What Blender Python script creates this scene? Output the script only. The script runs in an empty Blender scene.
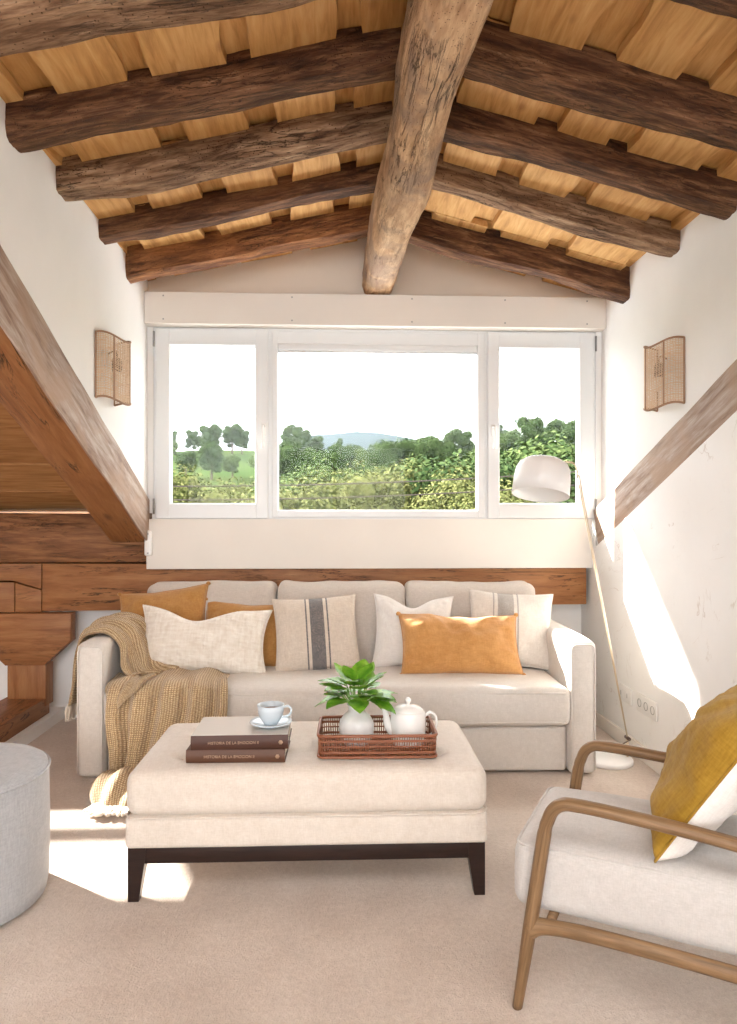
import bpy, bmesh, math, random
from mathutils import Vector, Matrix, noise
R = math.radians
C = bpy.context.scene.collection
sc = bpy.context.scene

# ------------------------------------------------------------------ helpers
def link(name, me, mats, parent=None):
    o = bpy.data.objects.new(name, me)
    if mats is not None:
        for m in (mats if isinstance(mats, (list, tuple)) else [mats]):
            me.materials.append(m)
    C.objects.link(o)
    if parent: o.parent = parent
    return o

def obj(name, bm, mats, parent=None, smooth=True, angle=None):
    me = bpy.data.meshes.new(name)
    bmesh.ops.recalc_face_normals(bm, faces=bm.faces[:])
    bm.to_mesh(me); bm.free()
    if smooth:
        for p in me.polygons: p.use_smooth = True
        if angle: me.set_sharp_from_angle(angle=R(angle))
    return link(name, me, mats, parent)

def obj_raw(name, bm, mats, parent=None, smooth=True):
    me = bpy.data.meshes.new(name); bm.to_mesh(me); bm.free()
    if smooth:
        for p in me.polygons: p.use_smooth = True
    return link(name, me, mats, parent)

def tag(o, label=None, cat=None, group=None, kind=None):
    if label: o['label'] = label
    if cat: o['category'] = cat
    if group: o['group'] = group
    if kind: o['kind'] = kind
    return o

def thing(name, label, cat, loc=(0, 0, 0), rotz=0, group=None):
    o = bpy.data.objects.new(name, None); C.objects.link(o)
    o.empty_display_size = .05
    o.location = loc; o.rotation_euler = (0, 0, rotz)
    return tag(o, label, cat, group)

def struct(name, bm, m, smooth=False, parent=None):
    o = obj(name, bm, m, parent, smooth=smooth)
    o['kind'] = 'structure'
    return o

def dup(root, loc, rotz=None, label=None, group=None, scale=None):
    r = root.copy(); C.objects.link(r); r.location = loc
    if rotz is not None: r.rotation_euler = (0, 0, rotz)
    if scale: r.scale = (scale,) * 3 if not isinstance(scale, tuple) else scale
    if label: r['label'] = label
    if group: r['group'] = group
    for ch in list(root.children):
        c = ch.copy(); C.objects.link(c); c.parent = r
        for g in ch.children:
            d = g.copy(); C.objects.link(d); d.parent = c
    return r

def box(bm, x0, x1, y0, y1, z0, z1, bev=0, seg=2, mat=None):
    b = bm if not bev else bmesh.new()
    vs = [b.verts.new((x, y, z)) for x in (x0, x1) for y in (y0, y1) for z in (z0, z1)]
    fs = [(0, 1, 3, 2), (4, 6, 7, 5), (0, 4, 5, 1), (2, 3, 7, 6), (0, 2, 6, 4), (1, 5, 7, 3)]
    for f in fs: b.faces.new([vs[i] for i in f])
    if bev:
        bmesh.ops.recalc_face_normals(b, faces=b.faces[:])
        bmesh.ops.bevel(b, geom=b.edges[:], offset=bev, segments=seg, profile=.5, affect='EDGES')
        merge(bm, b, mat=mat)
    return bm

def merge(bm, b, M=None, mat=None):
    vm = {}
    for v in b.verts:
        vm[v] = bm.verts.new(M @ v.co if M else v.co)
    for f in b.faces:
        try:
            nf = bm.faces.new([vm[v] for v in f.verts]); nf.material_index = f.material_index if mat is None else mat
        except ValueError: pass
    b.free()

def bx(*a, **k): return box(bmesh.new(), *a, **k)

def prism(bm, pts, axis, a0, a1, bev=0):
    """pts: 2D polygon; axis: extrusion axis. x: pts=(y,z); y: pts=(x,z); z: pts=(x,y)"""
    b = bmesh.new()
    def P(p, a):
        return {'x': (a, p[0], p[1]), 'y': (p[0], a, p[1]), 'z': (p[0], p[1], a)}[axis]
    A = [b.verts.new(P(p, a0)) for p in pts]; B = [b.verts.new(P(p, a1)) for p in pts]
    b.faces.new(A); b.faces.new(B[::-1])
    n = len(pts)
    for i in range(n):
        j = (i + 1) % n; b.faces.new([A[i], B[i], B[j], A[j]])
    bmesh.ops.recalc_face_normals(b, faces=b.faces[:])
    if bev: bmesh.ops.bevel(b, geom=b.edges[:], offset=bev, segments=2, profile=.5, affect='EDGES')
    merge(bm, b)
    return bm

def cat_rom(pts, n):
    pts = [Vector(p) for p in pts]
    P = [pts[0] * 2 - pts[1]] + pts + [pts[-1] * 2 - pts[-2]]
    out = []
    for i in range(1, len(P) - 2):
        for k in range(n):
            t = k / n
            a, b, c, d = P[i - 1], P[i], P[i + 1], P[i + 2]
            out.append(.5 * ((2 * b) + (c - a) * t + (2 * a - 5 * b + 4 * c - d) * t * t + (3 * b - a - 3 * c + d) * t ** 3))
    out.append(pts[-1])
    return out

def tube(bm, pts, r, n=8, rad=None, flat=None, closed=False, cap=True, uv=None):
    """round (or oval: flat=(a,b)) tube along pts; rad: per point radius"""
    pts = [Vector(p) for p in pts]
    m = len(pts); rings = []
    prev = None
    for i, p in enumerate(pts):
        if closed: t = (pts[(i + 1) % m] - pts[i - 1])
        else: t = (pts[min(i + 1, m - 1)] - pts[max(i - 1, 0)])
        if t.length < 1e-9: t = Vector((0, 0, 1))
        t.normalize()
        if prev is None:
            up = Vector((0, 0, 1)) if abs(t.z) < .9 else Vector((0, 1, 0))
            nx = t.cross(up).normalized()
        else:
            nx = (prev - t * prev.dot(t)).normalized()
        prev = nx; ny = t.cross(nx)
        rr = rad[i] if rad else r
        a, b = flat if flat else (1, 1)
        rings.append([bm.verts.new(p + (nx * math.cos(2 * math.pi * k / n) * a + ny * math.sin(2 * math.pi * k / n) * b) * rr) for k in range(n)])
    L = 0
    for i in range(m if closed else m - 1):
        A, B = rings[i], rings[(i + 1) % m]; L1 = L + (pts[(i + 1) % m] - pts[i]).length
        for k in range(n):
            f = bm.faces.new([A[k], A[(k + 1) % n], B[(k + 1) % n], B[k]])
            if uv:
                for lp, q in zip(f.loops, ((L, k), (L, k + 1), (L1, k + 1), (L1, k))): lp[uv].uv = (q[0], abs(q[1] - n / 2) * .0055)
        L = L1
    if cap and not closed:
        bm.faces.new(rings[0][::-1]); bm.faces.new(rings[-1])
    return bm

def lathe(bm, prof, n=40, c=(0, 0, 0)):
    rings = []
    for r, z in prof:
        if r < 1e-6: rings.append([bm.verts.new((c[0], c[1], c[2] + z))])
        else: rings.append([bm.verts.new((c[0] + r * math.cos(2 * math.pi * k / n), c[1] + r * math.sin(2 * math.pi * k / n), c[2] + z)) for k in range(n)])
    for A, B in zip(rings, rings[1:]):
        for k in range(n):
            k2 = (k + 1) % n
            if len(A) == 1 and len(B) == 1: continue
            if len(A) == 1: bm.faces.new([A[0], B[k], B[k2]])
            elif len(B) == 1: bm.faces.new([A[k], A[k2], B[0]])
            else: bm.faces.new([A[k], A[k2], B[k2], B[k]])
    return bm

def softbox(x0, x1, y0, y1, z0, z1, r, n=18, bt=0, bf=0, bs=0, ns=0, seed=0, fn=None):
    """upholstered box: rounded edges r, bulge top bt, front/back bf, sides bs, noise ns"""
    bm = bmesh.new()
    cx, cy, cz = (x0 + x1) / 2, (y0 + y1) / 2, (z0 + z1) / 2
    hx, hy, hz = (x1 - x0) / 2, (y1 - y0) / 2, (z1 - z0) / 2
    r = min(r, hx * .98, hy * .98, hz * .98)
    def axis_pts(h, nn):
        inner = [-(h - r) + 2 * (h - r) * i / nn for i in range(nn + 1)]
        e = [r * (1 - math.cos(a)) for a in (0, .35, .7, 1.05, 1.35)]
        lo = [-h, -h + r * .12, -h + r * .35, -h + r * .65]
        return lo + inner + [-q for q in lo[::-1]]
    L = max(hx, hy, hz)
    X = axis_pts(hx, max(3, int(n * hx / L))); Y = axis_pts(hy, max(3, int(n * hy / L))); Z = axis_pts(hz, max(3, int(n * hz / L)))
    cache = {}
    def V(x, y, z):
        k = (round(x, 5), round(y, 5), round(z, 5))
        if k in cache: return cache[k]
        q = Vector((max(-(hx - r), min(hx - r, x)), max(-(hy - r), min(hy - r, y)), max(-(hz - r), min(hz - r, z))))
        d = Vector((x, y, z)) - q
        p = q + d.normalized() * r if d.length > 1e-9 else q
        u, v, w = p.x / hx, p.y / hy, p.z / hz
        fx, fy, fz = (1 - u ** 4), (1 - v ** 4), (1 - w ** 2)
        p.z += (bt * fx * fy) * (w if w > 0 else w * .3)
        p.y += bf * fx * fz * v
        p.x += bs * fy * fz * u
        if ns:
            s = Vector((p.x * 3.1 + seed * 7.3, p.y * 3.1, p.z * 3.1))
            p += noise.noise_vector(s) * ns + noise.noise_vector(s * 3) * ns * .35
        p += Vector((cx, cy, cz))
        if fn: p = fn(p)
        vv = bm.verts.new(p); cache[k] = vv
        return vv
    def face(A, B, f):
        for i in range(len(A) - 1):
            for j in range(len(B) - 1):
                q = [f(A[i], B[j]), f(A[i + 1], B[j]), f(A[i + 1], B[j + 1]), f(A[i], B[j + 1])]
                if len(set(q)) == 4: bm.faces.new(q)
    for s in (-1, 1):
        face(X, Y, lambda a, b: V(a, b, s * hz))
        face(X, Z, lambda a, b: V(a, s * hy, b))
        face(Y, Z, lambda a, b: V(s * hx, a, b))
    return bm

def fbm(p, o=4, h=.55):
    a, s, t = 1, 0, 0
    q = Vector(p)
    for _ in range(o):
        s += noise.noise(q) * a; q = q * 2.03 + Vector((3.1, 1.7, 4.4)); a *= h
    return s

# ------------------------------------------------------------------ materials
def mat(name, base=(.8, .8, .8), rough=.6, metal=0, sheen=0, spec=.5, trans=0):
    m = bpy.data.materials.new(name); m.use_nodes = True
    b = m.node_tree.nodes['Principled BSDF']
    b.inputs['Base Color'].default_value = (*base, 1); b.inputs['Roughness'].default_value = rough
    b.inputs['Metallic'].default_value = metal
    b.inputs['Specular IOR Level'].default_value = spec
    if sheen: b.inputs['Sheen Weight'].default_value = sheen; b.inputs['Sheen Roughness'].default_value = .6
    if trans: b.inputs['Transmission Weight'].default_value = trans
    return m

class NT:
    def __init__(s, m):
        s.t = m.node_tree; s.b = s.t.nodes['Principled BSDF']
    def n(s, typ, **kw):
        x = s.t.nodes.new(typ)
        for k, v in kw.items():
            if k.startswith('i_'):
                x.inputs[k[2:].replace('_', ' ')].default_value = v
            else: setattr(x, k, v)
        return x
    def l(s, a, b): s.t.links.new(a, b)
    def co(s, scale=(1, 1, 1), kind='Object', rot=(0, 0, 0)):
        tc = s.n('ShaderNodeTexCoord'); mp = s.n('ShaderNodeMapping')
        mp.inputs['Scale'].default_value = scale; mp.inputs['Rotation'].default_value = rot
        s.l(tc.outputs[kind], mp.inputs[0]); return mp.outputs[0]
    def noise(s, vec, scale, detail=4, rough=.55, dist=0):
        x = s.n('ShaderNodeTexNoise'); x.inputs['Scale'].default_value = scale
        x.inputs['Detail'].default_value = detail; x.inputs['Roughness'].default_value = rough
        x.inputs['Distortion'].default_value = dist
        if vec is not None: s.l(vec, x.inputs['Vector'])
        return x.outputs[0]
    def ramp(s, fac, stops):
        x = s.n('ShaderNodeValToRGB'); e = x.color_ramp.elements
        while len(e) < len(stops): e.new(.5)
        for q, (p, c) in zip(e, stops):
            q.position = p; q.color = (*c, 1) if len(c) == 3 else c
        s.l(fac, x.inputs[0]); return x.outputs[0]
    def mix(s, a, b, fac, mode='MIX'):
        x = s.n('ShaderNodeMix', data_type='RGBA', blend_type=mode)
        for v, i in ((fac, 0), (a, 6), (b, 7)):
            if hasattr(v, 'is_linked') or hasattr(v, 'links'): s.l(v, x.inputs[i])
            elif isinstance(v, (int, float)): x.inputs[i].default_value = v
            else: x.inputs[i].default_value = (*v, 1)
        return x.outputs[2]
    def bump(s, h, strength=.3, dist=.002, prev=None):
        x = s.n('ShaderNodeBump'); x.inputs['Strength'].default_value = strength; x.inputs['Distance'].default_value = dist
        s.l(h, x.inputs['Height'])
        if prev is not None: s.l(prev, x.inputs['Normal'])
        s.l(x.outputs[0], s.b.inputs['Normal']); return x.outputs[0]
    def math(s, op, a, b=0):
        x = s.n('ShaderNodeMath', operation=op)
        for v, i in ((a, 0), (b, 1)):
            if hasattr(v, 'links'): s.l(v, x.inputs[i])
            else: x.inputs[i].default_value = v
        return x.outputs[0]
    def col(s, c): s.l(c, s.b.inputs['Base Color'])

def fabric(name, c1, c2, scale=260, rough=.9, bump=.35, sheen=.25, dist=.0015, blotch=.12):
    m = mat(name, c1, rough, sheen=sheen, spec=.2); t = NT(m)
    v = t.co()
    wa = t.noise(t.co((1, .12, .12)), scale * 1.6, 2); wb = t.noise(t.co((.12, .12, 1)), scale * 1.6, 2); wc = t.noise(t.co((.12, 1, .12)), scale * 1.6, 2)
    s2 = t.math('MULTIPLY', t.math('ADD', t.math('ADD', wa, wb), t.math('ADD', wc, t.noise(v, scale * .8, 3))), .3)
    big = t.noise(v, 6, 3)
    f = t.math('ADD', t.math('MULTIPLY', s2, .9), t.math('MULTIPLY', big, blotch))
    t.col(t.ramp(f, [(.44 + blotch * .4, c2), (.68 + blotch * .6, c1)])); t.bump(s2, bump, dist)
    return m

def wood(name, stops, axis=0, scale=5, stretch=9, rough=.6, bump=.5, dist=.004, cracks=0, worm=0, patch=None, knots=0, rnd=True, coord='Object'):
    """grain runs along the given local axis"""
    m = mat(name, (.4, .2, .1), rough, spec=.3); t = NT(m)
    sc_ = [stretch] * 3; sc_[axis] = 1
    tc = t.n('ShaderNodeTexCoord'); v0 = tc.outputs[coord]
    if rnd:
        oi = t.n('ShaderNodeObjectInfo'); vm = t.n('ShaderNodeVectorMath', operation='ADD')
        cx = t.n('ShaderNodeCombineXYZ'); r10 = t.math('MULTIPLY', oi.outputs['Random'], 30)
        for i in range(3): t.l(r10, cx.inputs[i])
        t.l(v0, vm.inputs[0]); t.l(cx.outputs[0], vm.inputs[1]); v0 = vm.outputs[0]
    mp = t.n('ShaderNodeMapping'); mp.inputs['Scale'].default_value = sc_; t.l(v0, mp.inputs[0]); v = mp.outputs[0]
    g = t.noise(v, scale, 8, .6, .6); g2 = t.noise(v, scale * 5, 5, .6, .3)
    f = t.math('ADD', t.math('MULTIPLY', g, .75), t.math('MULTIPLY', g2, .25))
    c = t.ramp(f, stops)
    h = f
    if patch:
        pn = t.noise(v0, 3.2, 5, .6, .5); pf = t.ramp(pn, [(.48, (0, 0, 0)), (.6, (1, 1, 1))])
        c = t.mix(c, patch, t.math('MULTIPLY', pf, .7))
    if knots:
        vo = t.n('ShaderNodeTexVoronoi'); vo.inputs['Scale'].default_value = knots
        mk = t.n('ShaderNodeMapping'); k_ = [1.6] * 3; k_[axis] = .8; mk.inputs['Scale'].default_value = k_
        t.l(v0, mk.inputs[0]); t.l(mk.outputs[0], vo.inputs['Vector'])
        kf = t.ramp(vo.outputs['Distance'], [(.03, (1, 1, 1)), (.11, (0, 0, 0))])
        c = t.mix(c, (.10, .035, .015), t.math('MULTIPLY', kf, .75))
    if worm:
        vo = t.n('ShaderNodeTexVoronoi'); vo.inputs['Scale'].default_value = worm
        t.l(v0, vo.inputs['Vector'])
        wf = t.ramp(vo.outputs['Distance'], [(.10, (1, 1, 1)), (.2, (0, 0, 0))])
        c = t.mix(c, (.07, .035, .018), t.math('MULTIPLY', wf, .8)); h = t.math('SUBTRACT', h, t.math('MULTIPLY', wf, .5))
    if cracks:
        mc = t.n('ShaderNodeMapping'); q = [cracks * 9] * 3; q[axis] = cracks; mc.inputs['Scale'].default_value = q
        t.l(v0, mc.inputs[0])
        cn = t.noise(mc.outputs[0], 1, 6, .65, 1.2)
        ab = t.math('ABSOLUTE', t.math('SUBTRACT', cn, .5))
        cf = t.ramp(ab, [(.004, (1, 1, 1)), (.02, (0, 0, 0))])
        big = t.ramp(t.noise(v0, 3, 2), [(.42, (0, 0, 0)), (.6, (1, 1, 1))])
        cf = t.math('MULTIPLY', cf, big)
        c = t.mix(c, (.03, .015, .008), t.math('MULTIPLY', cf, .9)); h = t.math('SUBTRACT', h, t.math('MULTIPLY', cf, 1.2))
    t.col(c); t.bump(h, bump, dist)
    return m

M = {}
def plaster(name, c, var=.02, bump=.15, cracks=False):
    m = mat(name, c, .85, spec=.25); t = NT(m); v = t.co()
    n = t.noise(v, 2.2, 5); n2 = t.noise(v, 45, 4)
    c2 = tuple(x * (1 - var * 3) for x in c)
    col = t.ramp(n, [(.3, c2), (.65, c)])
    if cracks:
        wv = t.noise(v, 1.3, 5, .6, 1.5); ab = t.math('ABSOLUTE', t.math('SUBTRACT', wv, .52))
        cf = t.ramp(ab, [(.001, (1, 1, 1)), (.006, (0, 0, 0))])
        big = t.ramp(t.noise(v, 5, 3), [(.5, (0, 0, 0)), (.62, (1, 1, 1))])
        f = t.math('MULTIPLY', cf, big)
        st = t.ramp(t.noise(t.co((1, 5, 2.2)), 2.6, 4, .7), [(.64, (0, 0, 0)), (.74, (1, 1, 1))])
        col = t.mix(col, (.52, .44, .38), t.math('MULTIPLY', f, .55))
        col = t.mix(col, (.66, .60, .54), t.math('MULTIPLY', st, .35))
    t.col(col); t.bump(n2, bump, .002)
    return m
M['wall'] = plaster('white_plaster', (.87, .865, .85))
M['wall_crack'] = plaster('cracked_white_plaster', (.87, .865, .85), cracks=True)
M['gable'] = plaster('cream_plaster', (.76, .68, .585))
M['panel'] = plaster('painted_board', (.80, .755, .695), .015, .06)
M['lacquer'] = mat('white_lacquer', (.74, .755, .76), .3)
M['hinge'] = mat('grey_metal', (.35, .35, .34), .35, .8)
M['dark'] = mat('dark_gap', (.03, .02, .015), .9)
M['outside_wall'] = plaster('outside_render', (.7, .66, .6))

M['ridge'] = wood('worm_eaten_oak', [(.25, (.20, .10, .05)), (.42, (.40, .235, .125)), (.58, (.62, .42, .25)), (.78, (.74, .55, .37))], 0, 4, 6, .7, .7, .006, cracks=2.4, worm=95, patch=(.24, .165, .125))
M['rafter'] = wood('hewn_dark_oak', [(.30, (.022, .009, .004)), (.46, (.085, .034, .014)), (.60, (.20, .095, .044)), (.80, (.50, .32, .18))], 0, 4.5, 8, .75, .8, .006, cracks=2.6, worm=70)
M['rafter_grey'] = wood('hewn_grey_oak', [(.28, (.04, .019, .010)), (.44, (.15, .078, .040)), (.58, (.32, .195, .112)), (.78, (.58, .43, .29))], 0, 4, 7, .8, .9, .008, cracks=2.6, worm=60)  # grey oak, tones lightened to stand for sun bounced onto the left rafters
M['rafter_red'] = wood('hewn_red_oak', [(.28, (.045, .016, .006)), (.45, (.16, .06, .021)), (.60, (.31, .135, .050)), (.80, (.52, .29, .13))], 0, 4.5, 8, .75, .8, .006, cracks=2.6, worm=60)
M['pine'] = wood('orange_pine', [(.25, (.17, .065, .023)), (.45, (.28, .115, .042)), (.65, (.38, .175, .068)), (.85, (.48, .25, .11))], 0, 3, 9, .5, .35, .002, knots=2.2, cracks=1.2)
M['pine_v'] = wood('orange_pine_upright', [(.25, (.17, .065, .023)), (.45, (.28, .115, .042)), (.65, (.38, .175, .068)), (.85, (.48, .25, .11))], 2, 3, 9, .5, .35, .002, knots=2.2)
M['pine_dark'] = wood('dark_aged_pine', [(.25, (.075, .028, .012)), (.45, (.18, .072, .027)), (.65, (.31, .14, .052)), (.85, (.43, .22, .09))], 0, 3, 10, .6, .6, .004, cracks=1.6, knots=1.5)
M['weathered'] = wood('weathered_beam', [(.28, (.13, .075, .05)), (.44, (.30, .205, .155)), (.58, (.45, .36, .30)), (.78, (.62, .54, .48))], 0, 3, 9, .7, .5, .003, knots=1.8, patch=(.40, .27, .19))
M['oak'] = wood('chair_oak', [(.25, (.08, .045, .022)), (.42, (.165, .095, .045)), (.6, (.26, .155, .078)), (.8, (.36, .235, .13))], 0, 9, 10, .42, .25, .0012, rnd=False)
M['oak_uv'] = wood('chair_oak_bent', [(.25, (.08, .045, .022)), (.42, (.165, .095, .045)), (.6, (.26, .155, .078)), (.8, (.36, .235, .13))], 0, 5, 26, .42, .25, .0012, rnd=False, coord='UV')
M['oak_v'] = wood('chair_oak_upright', [(.25, (.08, .045, .022)), (.42, (.165, .095, .045)), (.6, (.26, .155, .078)), (.8, (.36, .235, .13))], 2, 9, 10, .42, .25, .0012, rnd=False)
M['wenge'] = wood('dark_stained_wood', [(.3, (.012, .007, .006)), (.7, (.035, .018, .014))], 0, 5, 10, .35, .15, .001)
# ceiling boards: one colour variation per board
def boards(name, stops, tint, st=(9, 1, 9)):
    m = mat(name, (.6, .4, .2), .65, spec=.25); t = NT(m)
    g = t.n('ShaderNodeNewGeometry'); v = t.co(st)
    n = t.noise(v, 4, 7, .6, .4); c = t.ramp(n, stops)
    rr = t.ramp(g.outputs['Random Per Island'], [(0, tint[0]), (.5, tint[1]), (1, tint[2])])
    c = t.mix(c, rr, 1.0, 'MULTIPLY')
    kn = t.n('ShaderNodeTexVoronoi'); kn.inputs['Scale'].default_value = 3.3; t.l(t.co((1.3, .8, 1.3)), kn.inputs['Vector'])
    kf = t.ramp(kn.outputs['Distance'], [(.03, (1, 1, 1)), (.1, (0, 0, 0))]); c = t.mix(c, (.25, .11, .045), t.math('MULTIPLY', kf, .5))
    t.col(c); t.bump(n, .3, .003); return m
M['boards'] = boards('ceiling_boards', [(.25, (.40, .20, .065)), (.5, (.64, .365, .135)), (.75, (.77, .50, .225))], [(.8, .74, .68), (.95, .93, .9), (1, 1, 1)])
M['boards_roof'] = boards('roof_boards', [(.25, (.26, .115, .042)), (.5, (.42, .21, .08)), (.75, (.53, .29, .125))], [(.7, .62, .55), (.9, .86, .82), (1, 1, 1)], (1, 9, 9))

# carpet
m = mat('carpet', (.7, .62, .54), .95, sheen=.3, spec=.1); t = NT(m); v = t.co()
n1 = t.noise(v, 2.0, 4, .6); n2 = t.noise(v, 190, 3, .7); n3 = t.noise(v, 60, 3, .6)
f = t.math('ADD', t.math('MULTIPLY', n1, .5), t.math('MULTIPLY', t.math('ADD', n2, n3), .27))
t.col(t.ramp(f, [(.36, (.46, .365, .295)), (.54, (.62, .52, .44)), (.70, (.76, .665, .585))]))
t.bump(t.math('ADD', n2, n3), .7, .008); M['carpet'] = m

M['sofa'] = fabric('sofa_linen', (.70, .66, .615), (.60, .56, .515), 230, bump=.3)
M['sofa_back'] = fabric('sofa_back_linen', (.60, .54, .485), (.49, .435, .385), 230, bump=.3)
M['ottoman'] = fabric('ottoman_linen', (.72, .655, .585), (.61, .54, .465), 200, bump=.35)
M['pouf'] = fabric('grey_pouf_fabric', (.46, .47, .48), (.34, .35, .365), 170, bump=.3)
M['chair_fabric'] = fabric('chair_linen', (.58, .55, .525), (.47, .445, .42), 260, bump=.3)
M['mustard'] = fabric('mustard_velvet', (.40, .235, .03), (.26, .14, .012), 120, bump=.15, sheen=.08, blotch=.5)
M['ochre'] = fabric('ochre_linen', (.48, .25, .075), (.36, .165, .042), 150, bump=.3, blotch=.35)
M['orange'] = fabric('amber_linen', (.62, .33, .115), (.47, .22, .065), 150, bump=.3, blotch=.35)
M['white_lin'] = fabric('white_linen', (.80, .775, .74), (.70, .665, .63), 180, bump=.25)
M['boucle'] = fabric('cream_boucle', (.86, .82, .75), (.68, .61, .52), 60, bump=1.0, dist=.012, sheen=.4)

def stripe(name, c1, c2, dark, bands):
    m = fabric(name, c1, c2, 150, bump=.35); t = NT(m)
    old = t.b.inputs['Base Color'].links[0].from_socket
    tc = t.n('ShaderNodeTexCoord'); sp = t.n('ShaderNodeSeparateXYZ'); t.l(tc.outputs['Object'], sp.inputs[0])
    x = sp.outputs[0]; tot = None
    for a, b in bands:
        f = t.math('MULTIPLY', t.math('GREATER_THAN', x, a), t.math('LESS_THAN', x, b))
        tot = f if tot is None else t.math('MAXIMUM', tot, f)
    nz = t.noise(t.co(), 220, 3); tot = t.math('MULTIPLY', tot, t.ramp(nz, [(.25, (.55,) * 3), (.55, (1,) * 3)]))
    t.col(t.mix(old, dark, tot)); return m
M['stripe'] = stripe('striped_linen', (.68, .60, .51), (.55, .47, .39), (.115, .11, .115), [(-.03, .042), (-.053, -.045), (.057, .065)])
M['stripe_grey'] = stripe('grey_striped_linen', (.74, .69, .63), (.62, .57, .51), (.36, .33, .30), [(-.075, .01), (-.10, -.092), (.027, .035)])

# knitted throw
m = mat('knit_throw', (.45, .33, .2), .95, sheen=.3, spec=.1); t = NT(m)
uv = t.co((1, 1, 1), 'UV')
w1 = t.n('ShaderNodeTexWave', bands_direction='X'); w2 = t.n('ShaderNodeTexWave', bands_direction='Y')
for w in (w1, w2):
    w.inputs['Scale'].default_value = 30; w.inputs['Distortion'].default_value = 1.6; w.inputs['Detail'].default_value = 1; t.l(uv, w.inputs['Vector'])
wv = t.math('MULTIPLY', w1.outputs[1], w2.outputs[1])
nz = t.noise(t.co(), 130, 3)
f = t.math('ADD', t.math('MULTIPLY', wv, .6), t.math('MULTIPLY', nz, .55))
t.col(t.ramp(f, [(.15, (.20, .115, .05)), (.4, (.48, .335, .185)), (.75, (.78, .62, .40))])); t.bump(f, .8, .006)
M['throw'] = m
M['fringe'] = mat('fringe_wool', (.72, .64, .54), .95, sheen=.3)

M['ceramic'] = mat('white_ceramic', (.82, .81, .79), .18, spec=.5)
M['matte_ceramic'] = fabric('matte_ceramic', (.74, .73, .72), (.66, .65, .64), 50, rough=.7, bump=.15, sheen=0)
M['cup'] = mat('pale_blue_ceramic', (.58, .66, .72), .2)
M['coffee'] = mat('coffee', (.28, .16, .09), .2)
M['cover'] = mat('brown_cloth_cover', (.06, .02, .011), .55)
M['cover2'] = mat('brown_cloth_cover_lighter', (.09, .035, .016), .55)
M['cover_top'] = mat('book_jacket_glare', (.62, .585, .54), .16)  # pale base colour stands in for the window's glare on the glossy top
M['paper'] = mat('book_paper', (.72, .66, .55), .9)
M['foil'] = mat('stamped_lettering', (.36, .235, .15), .5)
M['wicker'] = mat('red_brown_wicker', (.25, .085, .036), .45)
M['rattan'] = mat('natural_rattan', (.72, .53, .36), .6)
M['rattan_dark'] = mat('dark_rattan_frame', (.34, .20, .12), .6)
M['socket'] = mat('lamp_socket', (.10, .06, .04), .4)
M['brass'] = mat('brushed_brass', (.74, .63, .47), .35, .85)
M['shade'] = mat('white_lamp_metal', (.84, .83, .82), .4)
M['plate'] = mat('socket_plastic', (.80, .79, .77), .35)
M['plate_hole'] = mat('socket_recess', (.38, .37, .36), .5)
m = mat('leaf_green', (.12, .38, .025), .35); t = NT(m)
t.col(t.ramp(t.noise(t.co(), 14, 3), [(.35, (.10, .30, .015)), (.65, (.36, .62, .07))]))
t.b.inputs['Subsurface Weight'].default_value = 0
M['leaf'] = m
M['stem'] = mat('plant_stem', (.16, .34, .06), .5)
# thin window glass: transparent with a fresnel reflection
m = bpy.data.materials.new('window_glass'); m.use_nodes = True; nt = m.node_tree
for n_ in list(nt.nodes):
    if n_.type != 'OUTPUT_MATERIAL': nt.nodes.remove(n_)
tr = nt.nodes.new('ShaderNodeBsdfTransparent'); gl = nt.nodes.new('ShaderNodeBsdfGlossy'); gl.inputs['Roughness'].default_value = .02
lw = nt.nodes.new('ShaderNodeLayerWeight'); mx = nt.nodes.new('ShaderNodeMixShader'); p5 = nt.nodes.new('ShaderNodeMath'); p5.operation = 'POWER'; p5.inputs[1].default_value = 5
ad = nt.nodes.new('ShaderNodeMath'); ad.operation = 'MULTIPLY_ADD'; ad.inputs[1].default_value = .4; ad.inputs[2].default_value = .005
nt.links.new(lw.outputs['Facing'], p5.inputs[0]); nt.links.new(p5.outputs[0], ad.inputs[0])
nt.links.new(ad.outputs[0], mx.inputs[0]); nt.links.new(tr.outputs[0], mx.inputs[1]); nt.links.new(gl.outputs[0], mx.inputs[2])
nt.links.new(mx.outputs[0], [n_ for n_ in nt.nodes if n_.type == 'OUTPUT_MATERIAL'][0].inputs[0]); M['glass'] = m

# ------------------------------------------------------------------ room dimensions (metres; camera stands at x=0, y=0)
XL, XR, YB = -1.12, 1.585, 4.15
SL = .433                                   # main roof slope
def roof_z(y): return 1.30 + SL * (4.2 - y) # underside of the main roof boards
ZL, ZR, ZT, XT = 2.60, 2.54, 2.885, .25     # dormer ceiling: left eave, right eave, ridge
def ceil_z(x): return ZL + (ZT - ZL) * (x - XL) / (XT - XL) if x < XT else ZT + (ZR - ZT) * (x - XT) / (XR - XT)

# floor
bm = bmesh.new(); box(bm, -4.2, 1.9, -3.6, 4.6, -.15, 0); struct('floor', bm, M['carpet'])
# left dormer wall: everything above the sloping beam
bm = bmesh.new()
prism(bm, [(4.55, 1.18), (4.55, 2.9), (.6, 2.9), (.6, roof_z(.6) - .05)], 'x', XL - .1, XL); struct('wall_left', bm, M['wall'])
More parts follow.
